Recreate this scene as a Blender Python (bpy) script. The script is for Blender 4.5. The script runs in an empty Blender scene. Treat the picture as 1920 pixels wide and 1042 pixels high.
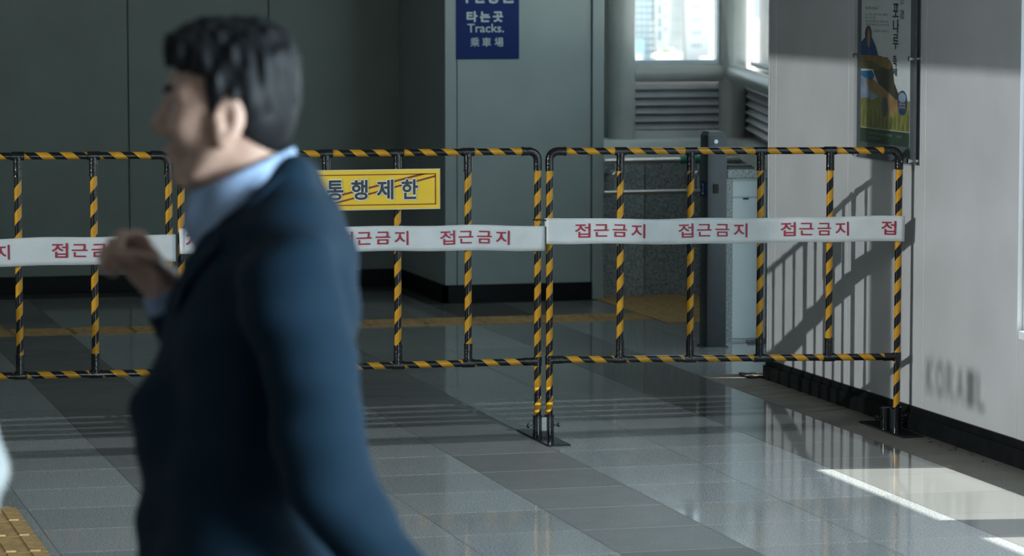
import bpy, bmesh, math, random
import numpy as np
from mathutils import Vector, Matrix

# ------------------------------------------------------------------ camera, sky, sun, exposure
scn = bpy.context.scene
COL = scn.collection
YAW, PITCH = math.radians(14.76), math.radians(5.106)
cam_d = bpy.data.cameras.new('camera'); cam = bpy.data.objects.new('camera', cam_d); COL.objects.link(cam)
cam.location = (0, 0, 1.8); cam.rotation_euler = (math.pi/2 - PITCH, 0, -YAW)
cam_d.sensor_fit = 'HORIZONTAL'; cam_d.sensor_width = 36; cam_d.lens = 6200/1920*36
cam_d.clip_start = 0.05; cam_d.clip_end = 3000
cam_d.dof.use_dof = True; cam_d.dof.focus_distance = 12.8; cam_d.dof.aperture_fstop = 5.6
scn.camera = cam
scn.view_settings.view_transform = 'Standard'; scn.view_settings.look = 'None'
scn.view_settings.gamma = 1; scn.view_settings.use_curve_mapping = False
scn.view_settings.exposure = 0.0
scn.cycles.use_denoising = True
scn.cycles.max_bounces = 8; scn.cycles.diffuse_bounces = 4; scn.cycles.glossy_bounces = 4; scn.cycles.transparent_max_bounces = 12
scn.cycles.caustics_reflective = False; scn.cycles.caustics_refractive = False
scn.cycles.sample_clamp_indirect = 6

world = bpy.data.worlds.new('world'); scn.world = world; world.use_nodes = True
bg = world.node_tree.nodes['Background']; bg.inputs[0].default_value = (0.80, 0.92, 1.0, 1); bg.inputs[1].default_value = 1.4

def lamp(name, kind, loc, aim, energy, color, **kw):
    d = bpy.data.lights.new(name, kind); o = bpy.data.objects.new(name, d); COL.objects.link(o)
    o.location = loc; o.rotation_euler = Vector(aim).to_track_quat('-Z', 'Y').to_euler()
    d.energy = energy; d.color = color
    for k, v in kw.items(): setattr(d, k, v)
    return o
# midday sun from the right, through the windows of the right wall
lamp('sun', 'SUN', (10, 8, 20), (-1, 0.16, -1.88), 19.0, (1.0, 0.96, 0.88), angle=math.radians(0.5))
# strong low light far outside the left windows, throwing the barrier's shadow on the right wall
lamp('low_light', 'SPOT', (-27.35, 0.85, 5.8), (4.95+27.35, 12.6-0.85, 0.9-5.8), 23000, (0.95, 1.0, 1.0), spot_size=math.radians(14), spot_blend=0.2, shadow_soft_size=0.07)
# low light far behind the camera, through the slatted window: stripes of shadow on the floor
lamp('rear_low_light', 'SPOT', (5.5, -32, 8.2), (-1.7, 44, -8.2), 160000, (0.86, 0.98, 1.0), spot_size=math.radians(9.5), spot_blend=0.8, shadow_soft_size=0.006)
# daylight in the window openings, and two added fill lamps
lamp('front_window_daylight', 'AREA', (3.7, -3.7, 1.9), (-0.1, 1, -0.05), 10, (0.78, 0.92, 1.0), shape='RECTANGLE', size=2.4, size_y=2.4)
lamp('right_window_daylight', 'AREA', (5.02, 7.2, 1.85), (-1, 0, -0.6), 150, (0.66, 0.88, 1.0), shape='RECTANGLE', size=8.0, size_y=2.2)
lamp('man_fill_light', 'AREA', (4.93, 0.4, 1.85), (-4.1, 4.3, -0.3), 105, (0.72, 0.9, 1.0), shape='RECTANGLE', size=2.6, size_y=2.0, spread=math.radians(55))  # fill lamp added to light the man's face and back
lamp('left_window_daylight', 'AREA', (-3.95, 9.0, 2.12), (1, 0.3, -0.12), 22, (0.95, 1.0, 0.98), shape='RECTANGLE', size=3.2, size_y=1.1, spread=math.radians(90))
lamp('skylight', 'AREA', (5.5, 15.7, 3.27), (0, 0.12, -1), 25, (0.62, 0.93, 1.0), shape='RECTANGLE', size=1.3, size_y=2.6)
lamp('alcove_fill_light', 'AREA', (5.75, 12.0, 1.7), (-0.08, 1, -0.03), 22, (0.70, 0.92, 1.0), shape='RECTANGLE', size=1.0, size_y=2.4)  # fill lamp added outside the hall to brighten cabinet and pillar

# ------------------------------------------------------------------ helpers
def mat(name, col, rough=0.5, metal=0.0, noise=0.0, scale=20, bump=0.0, bscale=None, spec=0.5, col2=None, detail=4, coat=0.0):
    m = bpy.data.materials.new(name); m.use_nodes = True
    nt = m.node_tree; b = nt.nodes['Principled BSDF']
    b.inputs['Base Color'].default_value = (*col, 1); b.inputs['Roughness'].default_value = rough
    b.inputs['Metallic'].default_value = metal; b.inputs['Specular IOR Level'].default_value = spec
    b.inputs['Coat Weight'].default_value = coat
    tc = nt.nodes.new('ShaderNodeTexCoord')
    if noise > 0 or col2:
        n = nt.nodes.new('ShaderNodeTexNoise'); n.inputs['Scale'].default_value = scale; n.inputs['Detail'].default_value = detail
        nt.links.new(tc.outputs['Object'], n.inputs['Vector'])
        cr = nt.nodes.new('ShaderNodeValToRGB')
        c2 = col2 or tuple(c*(1-noise) for c in col); c1 = col if col2 else tuple(min(1, c*(1+noise)) for c in col)
        cr.color_ramp.elements[0].position = 0.35; cr.color_ramp.elements[1].position = 0.65
        cr.color_ramp.elements[0].color = (*c2, 1); cr.color_ramp.elements[1].color = (*c1, 1)
        nt.links.new(n.outputs['Fac'], cr.inputs[0]); nt.links.new(cr.outputs[0], b.inputs['Base Color'])
    if bump > 0:
        n2 = nt.nodes.new('ShaderNodeTexNoise'); n2.inputs['Scale'].default_value = bscale or scale
        nt.links.new(tc.outputs['Object'], n2.inputs['Vector'])
        bp = nt.nodes.new('ShaderNodeBump'); bp.inputs['Strength'].default_value = bump; bp.inputs['Distance'].default_value = 0.01
        nt.links.new(n2.outputs['Fac'], bp.inputs['Height']); nt.links.new(bp.outputs[0], b.inputs['Normal'])
    return m

def granite(name, c1, c2, rough, scale=260, bump=0.0):
    m = mat(name, c1, rough, 0, 0.1, scale, col2=c2, detail=2)
    nt = m.node_tree; b = nt.nodes['Principled BSDF']
    # a slow variation from slab to slab
    oi = nt.nodes.new('ShaderNodeObjectInfo'); mr = nt.nodes.new('ShaderNodeMapRange')
    mr.inputs['To Min'].default_value = 0.86; mr.inputs['To Max'].default_value = 1.12
    nt.links.new(oi.outputs['Random'], mr.inputs['Value'])
    mx = nt.nodes.new('ShaderNodeMix'); mx.data_type = 'RGBA'; mx.blend_type = 'MULTIPLY'; mx.inputs['Factor'].default_value = 1
    src = b.inputs['Base Color'].links[0].from_socket
    nt.links.new(src, mx.inputs[6]); nt.links.new(mr.outputs[0], mx.inputs[7]); nt.links.new(mx.outputs[2], b.inputs['Base Color'])
    # faint polish wear
    tc = nt.nodes.new('ShaderNodeTexCoord'); n = nt.nodes.new('ShaderNodeTexNoise'); n.inputs['Scale'].default_value = 5; n.inputs['Detail'].default_value = 6
    g = nt.nodes.new('ShaderNodeNewGeometry'); nt.links.new(g.outputs['Position'], n.inputs['Vector'])
    mr2 = nt.nodes.new('ShaderNodeMapRange'); mr2.inputs['To Min'].default_value = rough*0.75; mr2.inputs['To Max'].default_value = rough*1.35
    nt.links.new(n.outputs['Fac'], mr2.inputs['Value']); nt.links.new(mr2.outputs[0], b.inputs['Roughness'])
    return m

def glass_mat(name, tint=(0.93, 0.97, 0.98)):
    m = bpy.data.materials.new(name); m.use_nodes = True; nt = m.node_tree
    nt.nodes.remove(nt.nodes['Principled BSDF']); out = nt.nodes['Material Output']
    t = nt.nodes.new('ShaderNodeBsdfTransparent'); t.inputs[0].default_value = (*tint, 1)
    g = nt.nodes.new('ShaderNodeBsdfGlossy'); g.inputs['Roughness'].default_value = 0.02
    lw = nt.nodes.new('ShaderNodeLayerWeight'); lw.inputs[0].default_value = 0.5
    pw = nt.nodes.new('ShaderNodeMath'); pw.operation = 'POWER'; pw.inputs[1].default_value = 5
    f = nt.nodes.new('ShaderNodeMath'); f.operation = 'MULTIPLY_ADD'; f.inputs[1].default_value = 0.92; f.inputs[2].default_value = 0.03
    nt.links.new(lw.outputs['Facing'], pw.inputs[0]); nt.links.new(pw.outputs[0], f.inputs[0])
    mx = nt.nodes.new('ShaderNodeMixShader')
    nt.links.new(f.outputs[0], mx.inputs[0]); nt.links.new(t.outputs[0], mx.inputs[1]); nt.links.new(g.outputs[0], mx.inputs[2])
    nt.links.new(mx.outputs[0], out.inputs[0])
    return m

def stripe_mat():
    # yellow and black hazard tape wound round a pipe (pipe along local Z)
    m = bpy.data.materials.new('hazard_stripe'); m.use_nodes = True; nt = m.node_tree; b = nt.nodes['Principled BSDF']
    tc = nt.nodes.new('ShaderNodeTexCoord'); sp = nt.nodes.new('ShaderNodeSeparateXYZ'); nt.links.new(tc.outputs['Object'], sp.inputs[0])
    def M(op, a, c=None):
        n = nt.nodes.new('ShaderNodeMath'); n.operation = op
        for i, v in enumerate((a, c)):
            if v is None: continue
            if isinstance(v, (int, float)): n.inputs[i].default_value = v
            else: nt.links.new(v, n.inputs[i])
        return n.outputs[0]
    ang = M('DIVIDE', M('ARCTAN2', sp.outputs[1], sp.outputs[0]), 2*math.pi)
    oi = nt.nodes.new('ShaderNodeObjectInfo')
    ph = M('FRACT', M('ADD', M('SUBTRACT', M('DIVIDE', sp.outputs[2], 0.092), ang), M('ADD', oi.outputs['Random'], 10.0)))
    cr = nt.nodes.new('ShaderNodeValToRGB'); cr.color_ramp.interpolation = 'CONSTANT'
    cr.color_ramp.elements[0].color = (0.52, 0.25, 0.012, 1); cr.color_ramp.elements[1].position = 0.52; cr.color_ramp.elements[1].color = (0.005, 0.0055, 0.0065, 1)
    nt.links.new(ph, cr.inputs[0])
    n = nt.nodes.new('ShaderNodeTexNoise'); n.inputs['Scale'].default_value = 40; nt.links.new(tc.outputs['Object'], n.inputs['Vector'])
    mr = nt.nodes.new('ShaderNodeMapRange'); mr.inputs['To Min'].default_value = 0.75; mr.inputs['To Max'].default_value = 1.15; nt.links.new(n.outputs['Fac'], mr.inputs['Value'])
    mx = nt.nodes.new('ShaderNodeMix'); mx.data_type = 'RGBA'; mx.blend_type = 'MULTIPLY'; mx.inputs['Factor'].default_value = 1
    nt.links.new(cr.outputs[0], mx.inputs[6]); nt.links.new(mr.outputs[0], mx.inputs[7]); nt.links.new(mx.outputs[2], b.inputs['Base Color'])
    b.inputs['Roughness'].default_value = 0.22; b.inputs['Specular IOR Level'].default_value = 0.4
    return m

M = {}
M['tile_light'] = granite('light_granite', (0.37, 0.375, 0.37), (0.17, 0.175, 0.178), 0.085, 150)
M['tile_dark'] = granite('dark_granite', (0.19, 0.185, 0.175), (0.12, 0.118, 0.115), 0.06)
M['tile_matte'] = granite('matte_dark_granite', (0.175, 0.175, 0.172), (0.078, 0.079, 0.08), 0.42, 150)
M['tile_border'] = granite('brown_granite', (0.175, 0.155, 0.13), (0.07, 0.062, 0.054), 0.55, 150)
M['granite_wall'] = granite('grey_granite', (0.42, 0.46, 0.47), (0.17, 0.19, 0.20), 0.35, 110)
M['granite_frame'] = granite('pale_granite', (0.40, 0.42, 0.42), (0.16, 0.18, 0.18), 0.35, 120)
M['grout'] = mat('grout', (0.028, 0.028, 0.027), 0.9, noise=0.2)
M['floor_plain'] = granite('plain_floor', (0.24, 0.245, 0.245), (0.16, 0.165, 0.165), 0.16)
M['panel'] = mat('painted_panel', (0.50, 0.50, 0.51), 0.42, noise=0.05, scale=3, bump=0.015, bscale=350)
M['panel_hall'] = mat('shaded_panel', (0.20, 0.235, 0.21), 0.5, noise=0.05, scale=3, bump=0.015, bscale=350)  # same panelling as the pillar, the back wall's shade put into the colour
M['panel_back'] = mat('grey_panel', (0.31, 0.36, 0.355), 0.45, noise=0.05, scale=3, bump=0.015, bscale=350)
M['base_black'] = mat('black_baseboard', (0.005, 0.006, 0.007), 0.45, noise=0.3, scale=14, bump=0.05, bscale=60, spec=0.2)
M['ceiling'] = mat('ceiling_white', (0.42, 0.43, 0.43), 0.8, noise=0.05)
M['concrete'] = mat('dark_wall', (0.28, 0.29, 0.29), 0.8, noise=0.1, scale=4)
M['white_paint'] = mat('white_paint', (0.74, 0.78, 0.78), 0.45, noise=0.04, scale=6)
M['pipe_paint'] = mat('pipe_paint', (0.42, 0.44, 0.42), 0.32, noise=0.05, scale=8, bump=0.02, bscale=30)
M['louver'] = mat('louver_metal', (0.62, 0.63, 0.66), 0.35, metal=0.2, noise=0.06, scale=10)
M['alu'] = mat('aluminium_frame', (0.40, 0.46, 0.48), 0.35, metal=0.5, noise=0.05)
M['steel'] = mat('stainless_steel', (0.75, 0.76, 0.76), 0.18, metal=1.0, noise=0.05, scale=30)
M['steel_dark'] = mat('dark_steel', (0.035, 0.042, 0.048), 0.45, metal=0.1, noise=0.1, scale=25)
M['black_gloss'] = mat('black_gloss', (0.004, 0.005, 0.006), 0.3, noise=0.1, spec=0.15)
M['plastic_black'] = mat('black_plastic', (0.005, 0.0055, 0.006), 0.22, noise=0.3, scale=60, bump=0.15, bscale=90)
M['base_metal'] = mat('base_metal', (0.006, 0.007, 0.008), 0.14, metal=0.0, noise=0.2, scale=30)
M['stripe'] = stripe_mat()
M['tape'] = mat('white_tape', (0.56, 0.575, 0.575), 0.42, noise=0.04, scale=14, bump=0.25, bscale=22)
M['tape_red'] = mat('tape_red_print', (0.30, 0.012, 0.035), 0.5, noise=0.15, scale=60)
M['sign_yellow'] = mat('sign_yellow', (0.78, 0.50, 0.015), 0.4, noise=0.05, scale=8)
M['sign_red'] = mat('sign_dark_red', (0.16, 0.012, 0.008), 0.5, noise=0.1)
M['sign_black'] = mat('sign_black', (0.010, 0.014, 0.022), 0.5, noise=0.1)
M['sign_white'] = mat('sign_white', (0.75, 0.75, 0.70), 0.5, noise=0.03)
M['sign_edge'] = mat('sign_edge', (0.62, 0.55, 0.35), 0.5, noise=0.05)
M['blue_sign'] = mat('blue_sign', (0.001, 0.018, 0.13), 0.5, noise=0.05, scale=6, spec=0.2)
M['sign_letter'] = mat('sign_letter', (0.50, 0.58, 0.58), 0.5, noise=0.03)
M['green_grip'] = mat('green_grip', (0.01, 0.20, 0.13), 0.4, noise=0.1)
M['tactile'] = mat('tactile_ochre', (0.40, 0.25, 0.10), 0.6, noise=0.2, scale=30)
M['glass'] = glass_mat('window_glass')
M['acrylic'] = glass_mat('acrylic_sheet', (0.975, 0.985, 0.985))
M['cab_white'] = mat('cabinet_white', (0.60, 0.67, 0.68), 0.4, noise=0.04, scale=5)
M['dirt'] = mat('dirt_brown', (0.055, 0.043, 0.03), 0.9, noise=0.4, scale=60)

def new_obj(name, me, m=None, parent=None):
    o = bpy.data.objects.new(name, me); COL.objects.link(o)
    if m is not None and not me.materials: me.materials.append(m)
    if parent is not None:
        o.parent = parent
        o.matrix_parent_inverse = (parent.matrix_parent_inverse.to_4x4() if False else Matrix.Identity(4))
    return o
def finish(bm, name, smooth=False):
    bmesh.ops.recalc_face_normals(bm, faces=bm.faces)
    me = bpy.data.meshes.new(name); bm.to_mesh(me); bm.free()
    if smooth:
        me.polygons.foreach_set('use_smooth', [True]*len(me.polygons))
        try: me.set_sharp_from_angle(angle=math.radians(40))
        except Exception: pass
    return me
def bbox(bm, x0, x1, y0, y1, z0, z1, bev=0.0, seg=1):
    vs = [bm.verts.new(p) for p in ((x0,y0,z0),(x1,y0,z0),(x1,y1,z0),(x0,y1,z0),(x0,y0,z1),(x1,y0,z1),(x1,y1,z1),(x0,y1,z1))]
    fs = [bm.faces.new([vs[i] for i in q]) for q in ((3,2,1,0),(4,5,6,7),(0,1,5,4),(1,2,6,5),(2,3,7,6),(3,0,4,7))]
    if bev > 0:
        es = list({e for f in fs for e in f.edges})
        bmesh.ops.bevel(bm, geom=es, offset=bev, segments=seg, affect='EDGES', profile=0.5)
def cyl(bm, p0, p1, r0, r1=None, seg=16, cap=True):
    r1 = r0 if r1 is None else r1
    p0, p1 = Vector(p0), Vector(p1); d = (p1-p0).normalized()
    a = d.orthogonal().normalized(); b = d.cross(a)
    A = [bm.verts.new(p0 + (a*math.cos(2*math.pi*i/seg) + b*math.sin(2*math.pi*i/seg))*r0) for i in range(seg)]
    B = [bm.verts.new(p1 + (a*math.cos(2*math.pi*i/seg) + b*math.sin(2*math.pi*i/seg))*r1) for i in range(seg)]
    for i in range(seg): bm.faces.new((A[i], A[(i+1)%seg], B[(i+1)%seg], B[i]))
    if cap: bm.faces.new(A[::-1]); bm.faces.new(B)
def tube(bm, pts, r, seg=14, cap=True):
    pts = [Vector(p) for p in pts]; rings = []
    a = (pts[1]-pts[0]).normalized().orthogonal().normalized()
    for i, p in enumerate(pts):
        d = (pts[min(i+1, len(pts)-1)] - pts[max(i-1, 0)]).normalized()
        a = (a - d*a.dot(d)).normalized(); b = d.cross(a)
        rr = r[i] if isinstance(r, (list, tuple)) else r
        rings.append([bm.verts.new(p + (a*math.cos(2*math.pi*k/seg) + b*math.sin(2*math.pi*k/seg))*rr) for k in range(seg)])
    for A, B in zip(rings, rings[1:]):
        for k in range(seg): bm.faces.new((A[k], A[(k+1)%seg], B[(k+1)%seg], B[k]))
    if cap: bm.faces.new(rings[0][::-1]); bm.faces.new(rings[-1])
def poly_prism(bm, pts, h):
    # pts: list of 3D points of a planar polygon, h: extrusion vector
    h = Vector(h); A = [bm.verts.new(p) for p in pts]; B = [bm.verts.new(Vector(p)+h) for p in pts]
    n = len(A); bm.faces.new(A[::-1]); bm.faces.new(B)
    for i in range(n): bm.faces.new((A[i], A[(i+1)%n], B[(i+1)%n], B[i]))
def box(name, x0, x1, y0, y1, z0, z1, m, parent=None, bev=0.0, seg=1):
    bm = bmesh.new(); bbox(bm, x0, x1, y0, y1, z0, z1, bev, seg)
    return new_obj(name, finish(bm, name, bev > 0 and seg > 1), m, parent)
def tag(o, label=None, cat=None, group=None, kind=None):
    if label: o['label'] = label
    if cat: o['category'] = cat
    if group: o['group'] = group
    if kind: o['kind'] = kind
    return o
def struct(o): o['kind'] = 'structure'; return o
def empty(name, loc=(0,0,0), rz=0):
    o = bpy.data.objects.new(name, None); COL.objects.link(o); o.location = loc; o.rotation_euler = (0,0,rz); o.empty_display_size = 0.1
    return o
def thing(name, label, cat, loc=(0,0,0), rz=0, group=None):
    return tag(empty(name, loc, rz), label, cat, group)
def keep(o, p):
    # parent an object whose mesh is in world coordinates
    o.parent = p
    o.matrix_parent_inverse = (Matrix.Translation(p.location) @ p.rotation_euler.to_matrix().to_4x4()).inverted()
    return o

_txt = {}
def text_mesh(s, bold=0.0, spacing=1.0):
    """outline text as a flat mesh, returned as (verts Nx2, faces); normalised so one em = 1"""
    key = (s, bold, spacing)
    if key in _txt: return _txt[key]
    cu = bpy.data.curves.new('text', 'FONT'); cu.body = s; cu.size = 1; cu.offset = bold; cu.space_character = spacing; cu.resolution_u = 4
    ob = bpy.data.objects.new('text', cu); COL.objects.link(ob)
    dg = bpy.context.evaluated_depsgraph_get(); dg.update()
    me = ob.evaluated_get(dg).to_mesh()
    V = np.array([v.co[:2] for v in me.vertices]) if len(me.vertices) else np.zeros((0, 2)); F = [tuple(p.vertices) for p in me.polygons]
    ob.evaluated_get(dg).to_mesh_clear(); bpy.data.objects.remove(ob); bpy.data.curves.remove(cu)
    _txt[key] = (V, F); return V, F
def lettering(name, items, origin, ax, up, m, parent, lift=0.001, warp=None):
    # one object per glyph or word
    for it_ in items:
        o = _lettering(name, [it_], origin, ax, up, m, None, lift, warp)
        if parent is not None: keep(o, parent)
def _lettering(name, items, origin, ax, up, m, parent, lift=0.001, warp=None):
    """items: (text, x0, y0, width, height, bold) boxes in the plane origin + ax*x + up*y; pieces joined as one print"""
    origin, ax, up = Vector(origin), Vector(ax).normalized(), Vector(up).normalized(); n = ax.cross(up)
    vs, fs = [], []
    for s, x0, y0, w, h, bold in items:
        V, F = text_mesh(s)
        if len(V) == 0: continue
        lo, hi = V.min(0), V.max(0); W = (V-lo)/np.maximum(hi-lo, 1e-6); r = bold*h
        for qi, (sx, sy) in enumerate([(math.cos(q*math.pi/4), math.sin(q*math.pi/4)) for q in range(8)] if r > 0 else [(0, 0)]):
            base = len(vs)
            for a, b in W:
                x, y = x0 + r + a*(w-2*r) + sx*r, y0 + r + b*(h-2*r) + sy*r
                dn = lift + qi*0.00005
                if warp: y2, dn2 = warp(x, y); y, dn = y2, dn + dn2
                vs.append(origin + ax*x + up*y + n*dn)
            fs += [tuple(i+base for i in f) for f in F]
    me = bpy.data.meshes.new(name); me.from_pydata(vs, [], fs)
    o = new_obj(name, me, m); o.parent = parent
    return o

# ------------------------------------------------------------------ the setting
UW = 4.95                                    # inner face of the right wall
TU, TV, U0, V0 = 0.4285, 0.4466, 1.68, 14.4  # floor grid
rnd = random.Random(5)

floor = struct(box('floor', -4.2, 9.0, -4.2, 19.6, -0.2, -0.0006, M['grout']))
for i in range(-13, 8):                       # long strips where no single tile can be told apart
    u = U0 + i*TU; w = UW - u if i == 7 else TU
    mm = 'tile_border' if i == 7 else (('tile_dark' if i >= 6 else 'tile_matte') if i % 3 == 0 else 'tile_light')
    box('floor_strip', u+0.0012, u+w-0.0012, -4.0, V0-11*TV if i >= -3 else 19.2, -0.0006, 0.0, M[mm], floor)
tile_me = {}
def tile_mesh(w, d, m):
    k = (round(w,3), round(d,3), m)
    if k not in tile_me:
        bm = bmesh.new(); g = 0.0013
        bbox(bm, g, w-g, g, d-g, -0.02, 0.0)
        tile_me[k] = finish(bm, 'floor_tile'); tile_me[k].materials.append(M[m])
    return tile_me[k]
for j in range(-11, 11):
    v = V0 + j*TV
    for i in range(-3, 10):
        u = U0 + i*TU
        w = TU
        if i == 7 and v < 14.0:               # narrow border beside the wall
            w = UW - u; mm = 'tile_border'
        elif i > 7 and v < 14.0: continue
        else: mm = ('tile_dark' if i >= 6 else 'tile_matte') if i % 3 == 0 else 'tile_light'
        if u > 6.4 or v > 18.8: continue
        if u + w > 4.40 and v > 17.95 and u < 5.2: continue
        o = new_obj('floor_tile', tile_mesh(w, TV, mm)); o.parent = floor; o.location = (u, v, 0)
# tactile paving
def tactile_mesh(kind):
    s = 0.306; bm = bmesh.new(); bbox(bm, -s/2, s/2, -s/2, s/2, 0.0, 0.004)
    if kind == 'bar':
        for k in range(4):
            c = -s/2 + s*(k+0.5)/4; bbox(bm, -s/2+0.012, s/2-0.012, c-0.016, c+0.016, 0.004, 0.009)
    else:
        for a in range(7):
            for b in range(7):
                x = -s/2 + s*(a+0.5)/7; y = -s/2 + s*(b+0.5)/7; cyl(bm, (x,y,0.004), (x,y,0.009), 0.015, 0.009, 6)
    me = finish(bm, 'tactile_tile'); me.materials.append(M['tactile']); return me
TB, TD = tactile_mesh('bar'), tactile_mesh('dot')
for k in range(13):
    o = new_obj('tactile_tile', TB); o.parent = floor; o.location = (1.355+0.31*k, 17.035, 0.0)
for k in range(4):
    o = new_obj('tactile_tile', TB); o.parent = floor; o.location = (1.655, 17.36+0.31*k, 0.0); o.rotation_euler = (0,0,math.pi/2)
for k in range(8):
    for q in range(2):
        o = new_obj('tactile_tile', TB); o.parent = floor; o.location = (1.065-0.31*q, 8.3+0.31*k+0.7, 0.0); o.rotation_euler = (0,0,math.pi/2)
for a in range(2):
    for b in range(5):
        o = new_obj('tactile_tile', TD); o.parent = floor; o.location = (5.40+0.31*a, 16.83+0.292*b, 0.0)

def plane_wall(name, *args): return struct(box(name, *args))
# right wall: core + panels; windows before v = 11.365
wall_r = struct(box('wall_right', UW+0.02, UW+0.16, 11.38, 14.2, 0.0, 3.3, M['concrete']))
seams = [11.386, 12.317, 13.19, 14.115, 14.2]
for a, b in zip(seams, seams[1:]):
    box('wall_panel', UW, UW+0.03, a+0.0025, b-0.0025, 0.0, 3.3, M['panel'], wall_r, 0.0015)
box('end_trim', UW-0.004, UW+0.17, 14.2, 14.215, 0.0, 3.3, M['panel'], wall_r, 0.002)
# window part of the right wall
sill, mull = 0.508, [(11.365, 11.38), (9.80, 10.11), (8.2, 8.5), (6.6, 6.9), (5.0, 5.3), (3.4, 3.7), (1.9, 2.0), (-4.2, -1.1)]
wr2 = struct(box('wall_right_low', UW, UW+0.16, -4.2, 11.38, 0.0, sill-0.03, M['panel']))
for a, b in ((10.2,11.378),(9.0,10.195),(7.8,8.995),(6.6,7.795),(5.4,6.595),(4.2,5.395)):
    box('wall_panel', UW-0.003, UW+0.001, a, b, 0.0, sill-0.03, M['panel'], wr2, 0.002)
for k, (a, b) in enumerate(mull[1:]):
    struct(box('wall_right_pier', UW, UW+0.16, a, b, sill-0.03, 3.3, M['panel']))
struct(box('wall_right_head', UW, UW+0.16, -4.2, 11.38, 2.9, 3.3, M['panel']))
wins = [(10.11, 11.365), (8.5, 9.80), (6.9, 8.2), (5.3, 6.6), (3.7, 5.0), (2.0, 3.4), (-1.1, 1.9)]  # last window is unseen, added for the fill light on the man
for k, (a, b) in enumerate(wins):
    w = struct(empty('window_%d' % (k+1), (UW+0.05, (a+b)/2, sill)))
    bm = bmesh.new()
    bbox(bm, UW-0.005, UW+0.165, a, b, sill-0.03, sill)
    keep(new_obj('window_sill', finish(bm, 'window_sill'), M['white_paint']), w)
    bm = bmesh.new()
    bbox(bm, UW+0.06, UW+0.10, a, a+0.025, sill, 2.9); bbox(bm, UW+0.06, UW+0.10, b-0.025, b, sill, 2.9)
    bbox(bm, UW+0.06, UW+0.10, a+0.025, b-0.025, sill, sill+0.02); bbox(bm, UW+0.06, UW+0.10, a+0.025, b-0.025, 2.88, 2.9)
    keep(new_obj('window_frame', finish(bm, 'window_frame'), M['white_paint']), w)
    keep(box('pane', UW+0.078, UW+0.082, a+0.025, b-0.025, sill+0.02, 2.88, M['glass']), w)
# baseboard of the right wall (slightly taller toward the camera), with a ledge
bm = bmesh.new()
def taper(x0, x1, ya, yb, z0a, z1a, z0b, z1b):
    vs = [bm.verts.new(p) for p in ((x0,ya,z0a),(x1,ya,z0a),(x1,yb,z0b),(x0,yb,z0b),(x0,ya,z1a),(x1,ya,z1a),(x1,yb,z1b),(x0,yb,z1b))]
    for q in ((3,2,1,0),(4,5,6,7),(0,1,5,4),(1,2,6,5),(2,3,7,6),(3,0,4,7)): bm.faces.new([vs[i] for i in q])
taper(UW-0.022, UW+0.01, 2.0, 14.21, 0.0, 0.095, 0.0, 0.062)
taper(UW-0.010, UW+0.01, 2.0, 14.21, 0.095, 0.145, 0.062, 0.088)
struct(new_obj('baseboard_right', finish(bm, 'baseboard_right'), M['base_black']))
# back wall
wall_b = struct(box('wall_back', -4.2, 5.2, 19.22, 19.4, 0.0, 3.3, M['concrete']))
e = 2.749 - 9*0.83
while e < 4.36:
    a, b = e, min(e+0.83, 4.375)
    box('wall_panel', a+0.003, b-0.003, 19.2, 19.23, 0.0, 3.3, M['panel_hall'], wall_b, 0.002); e += 0.83
struct(box('baseboard_back', -4.0, 4.375, 19.18, 19.21, 0.0, 0.10, M['base_black'], None, 0.003))
# pillar
pil = struct(box('wall_pillar', 4.385, 5.27, 18.07, 19.3, 0.0, 3.3, M['concrete']))
box('wall_panel', 4.367, 4.39, 18.075, 19.2, 0.0, 3.3, M['panel_back'], pil, 0.002)
box('corner_trim', 4.367, 4.434, 18.05, 18.075, 0.0, 3.3, M['panel_back'], pil, 0.002)
box('wall_panel', 4.438, 5.219, 18.05, 18.075, 0.0, 3.3, M['panel_back'], pil, 0.002)
box('edge_post', 5.224, 5.292, 18.035, 18.10, 0.0, 3.3, M['panel_back'], pil, 0.003)
bm = bmesh.new(); bbox(bm, 4.35, 5.221, 18.03, 18.06, 0.0, 0.10); bbox(bm, 4.35, 4.38, 18.03, 19.19, 0.0, 0.10)
struct(new_obj('baseboard_pillar', finish(bm, 'baseboard_pillar'), M['base_black']))
# left wall with the window band the low light comes through
wl = struct(box('wall_left', -4.2, -4.0, -4.2, 19.4, 0.0, 1.55, M['concrete']))
box('wall_head', -4.2, -4.0, -4.2, 19.4, 2.69, 3.3, M['concrete'], wl)
box('wall_pier', -4.2, -4.0, 10.62, 19.4, 1.55, 2.69, M['concrete'], wl)
box('wall_pier', -4.2, -4.0, -4.2, 7.4, 1.55, 2.69, M['concrete'], wl)
box('window_post', -4.17, -4.03, 9.38, 9.515, 1.55, 2.69, M['alu'], wl)
lettering('glass_letter', [(c, 0.075*k, 0, 0.058, 0.105, 0.02) for k, c in enumerate('KORAIL')], (-4.03, 9.105, 1.73), (0,-1,0), (0,0,1), M['plastic_black'], wl, 0.0)
# wall behind the camera, with a wide window band
wf = struct(box('wall_front', -4.2, 5.1, -4.2, -4.0, 0.0, 0.6, M['concrete']))
box('wall_head', -4.2, 5.1, -4.2, -4.0, 3.21, 3.3, M['concrete'], wf)
box('wall_pier', -4.2, 2.38, -4.2, -4.0, 0.6, 3.21, M['concrete'], wf)
box('light_baffle', 5.1, 7.8, -4.2, -4.0, 0.0, 3.5, M['concrete'], wf)  # unseen wall added to stop the rear light leaking past the hall
for v, th in ((12.62, 0.020), (13.08, 0.010), (13.24, 0.010), (13.40, 0.010), (13.57, 0.010), (13.75, 0.010), (13.93, 0.010)):
    z = 8.2 - 28*8.2/(v+32); box('window_slat', 2.38, 5.1, -4.02, -4.0, z-th/2, z+th/2, M['alu'], wf)
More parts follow.
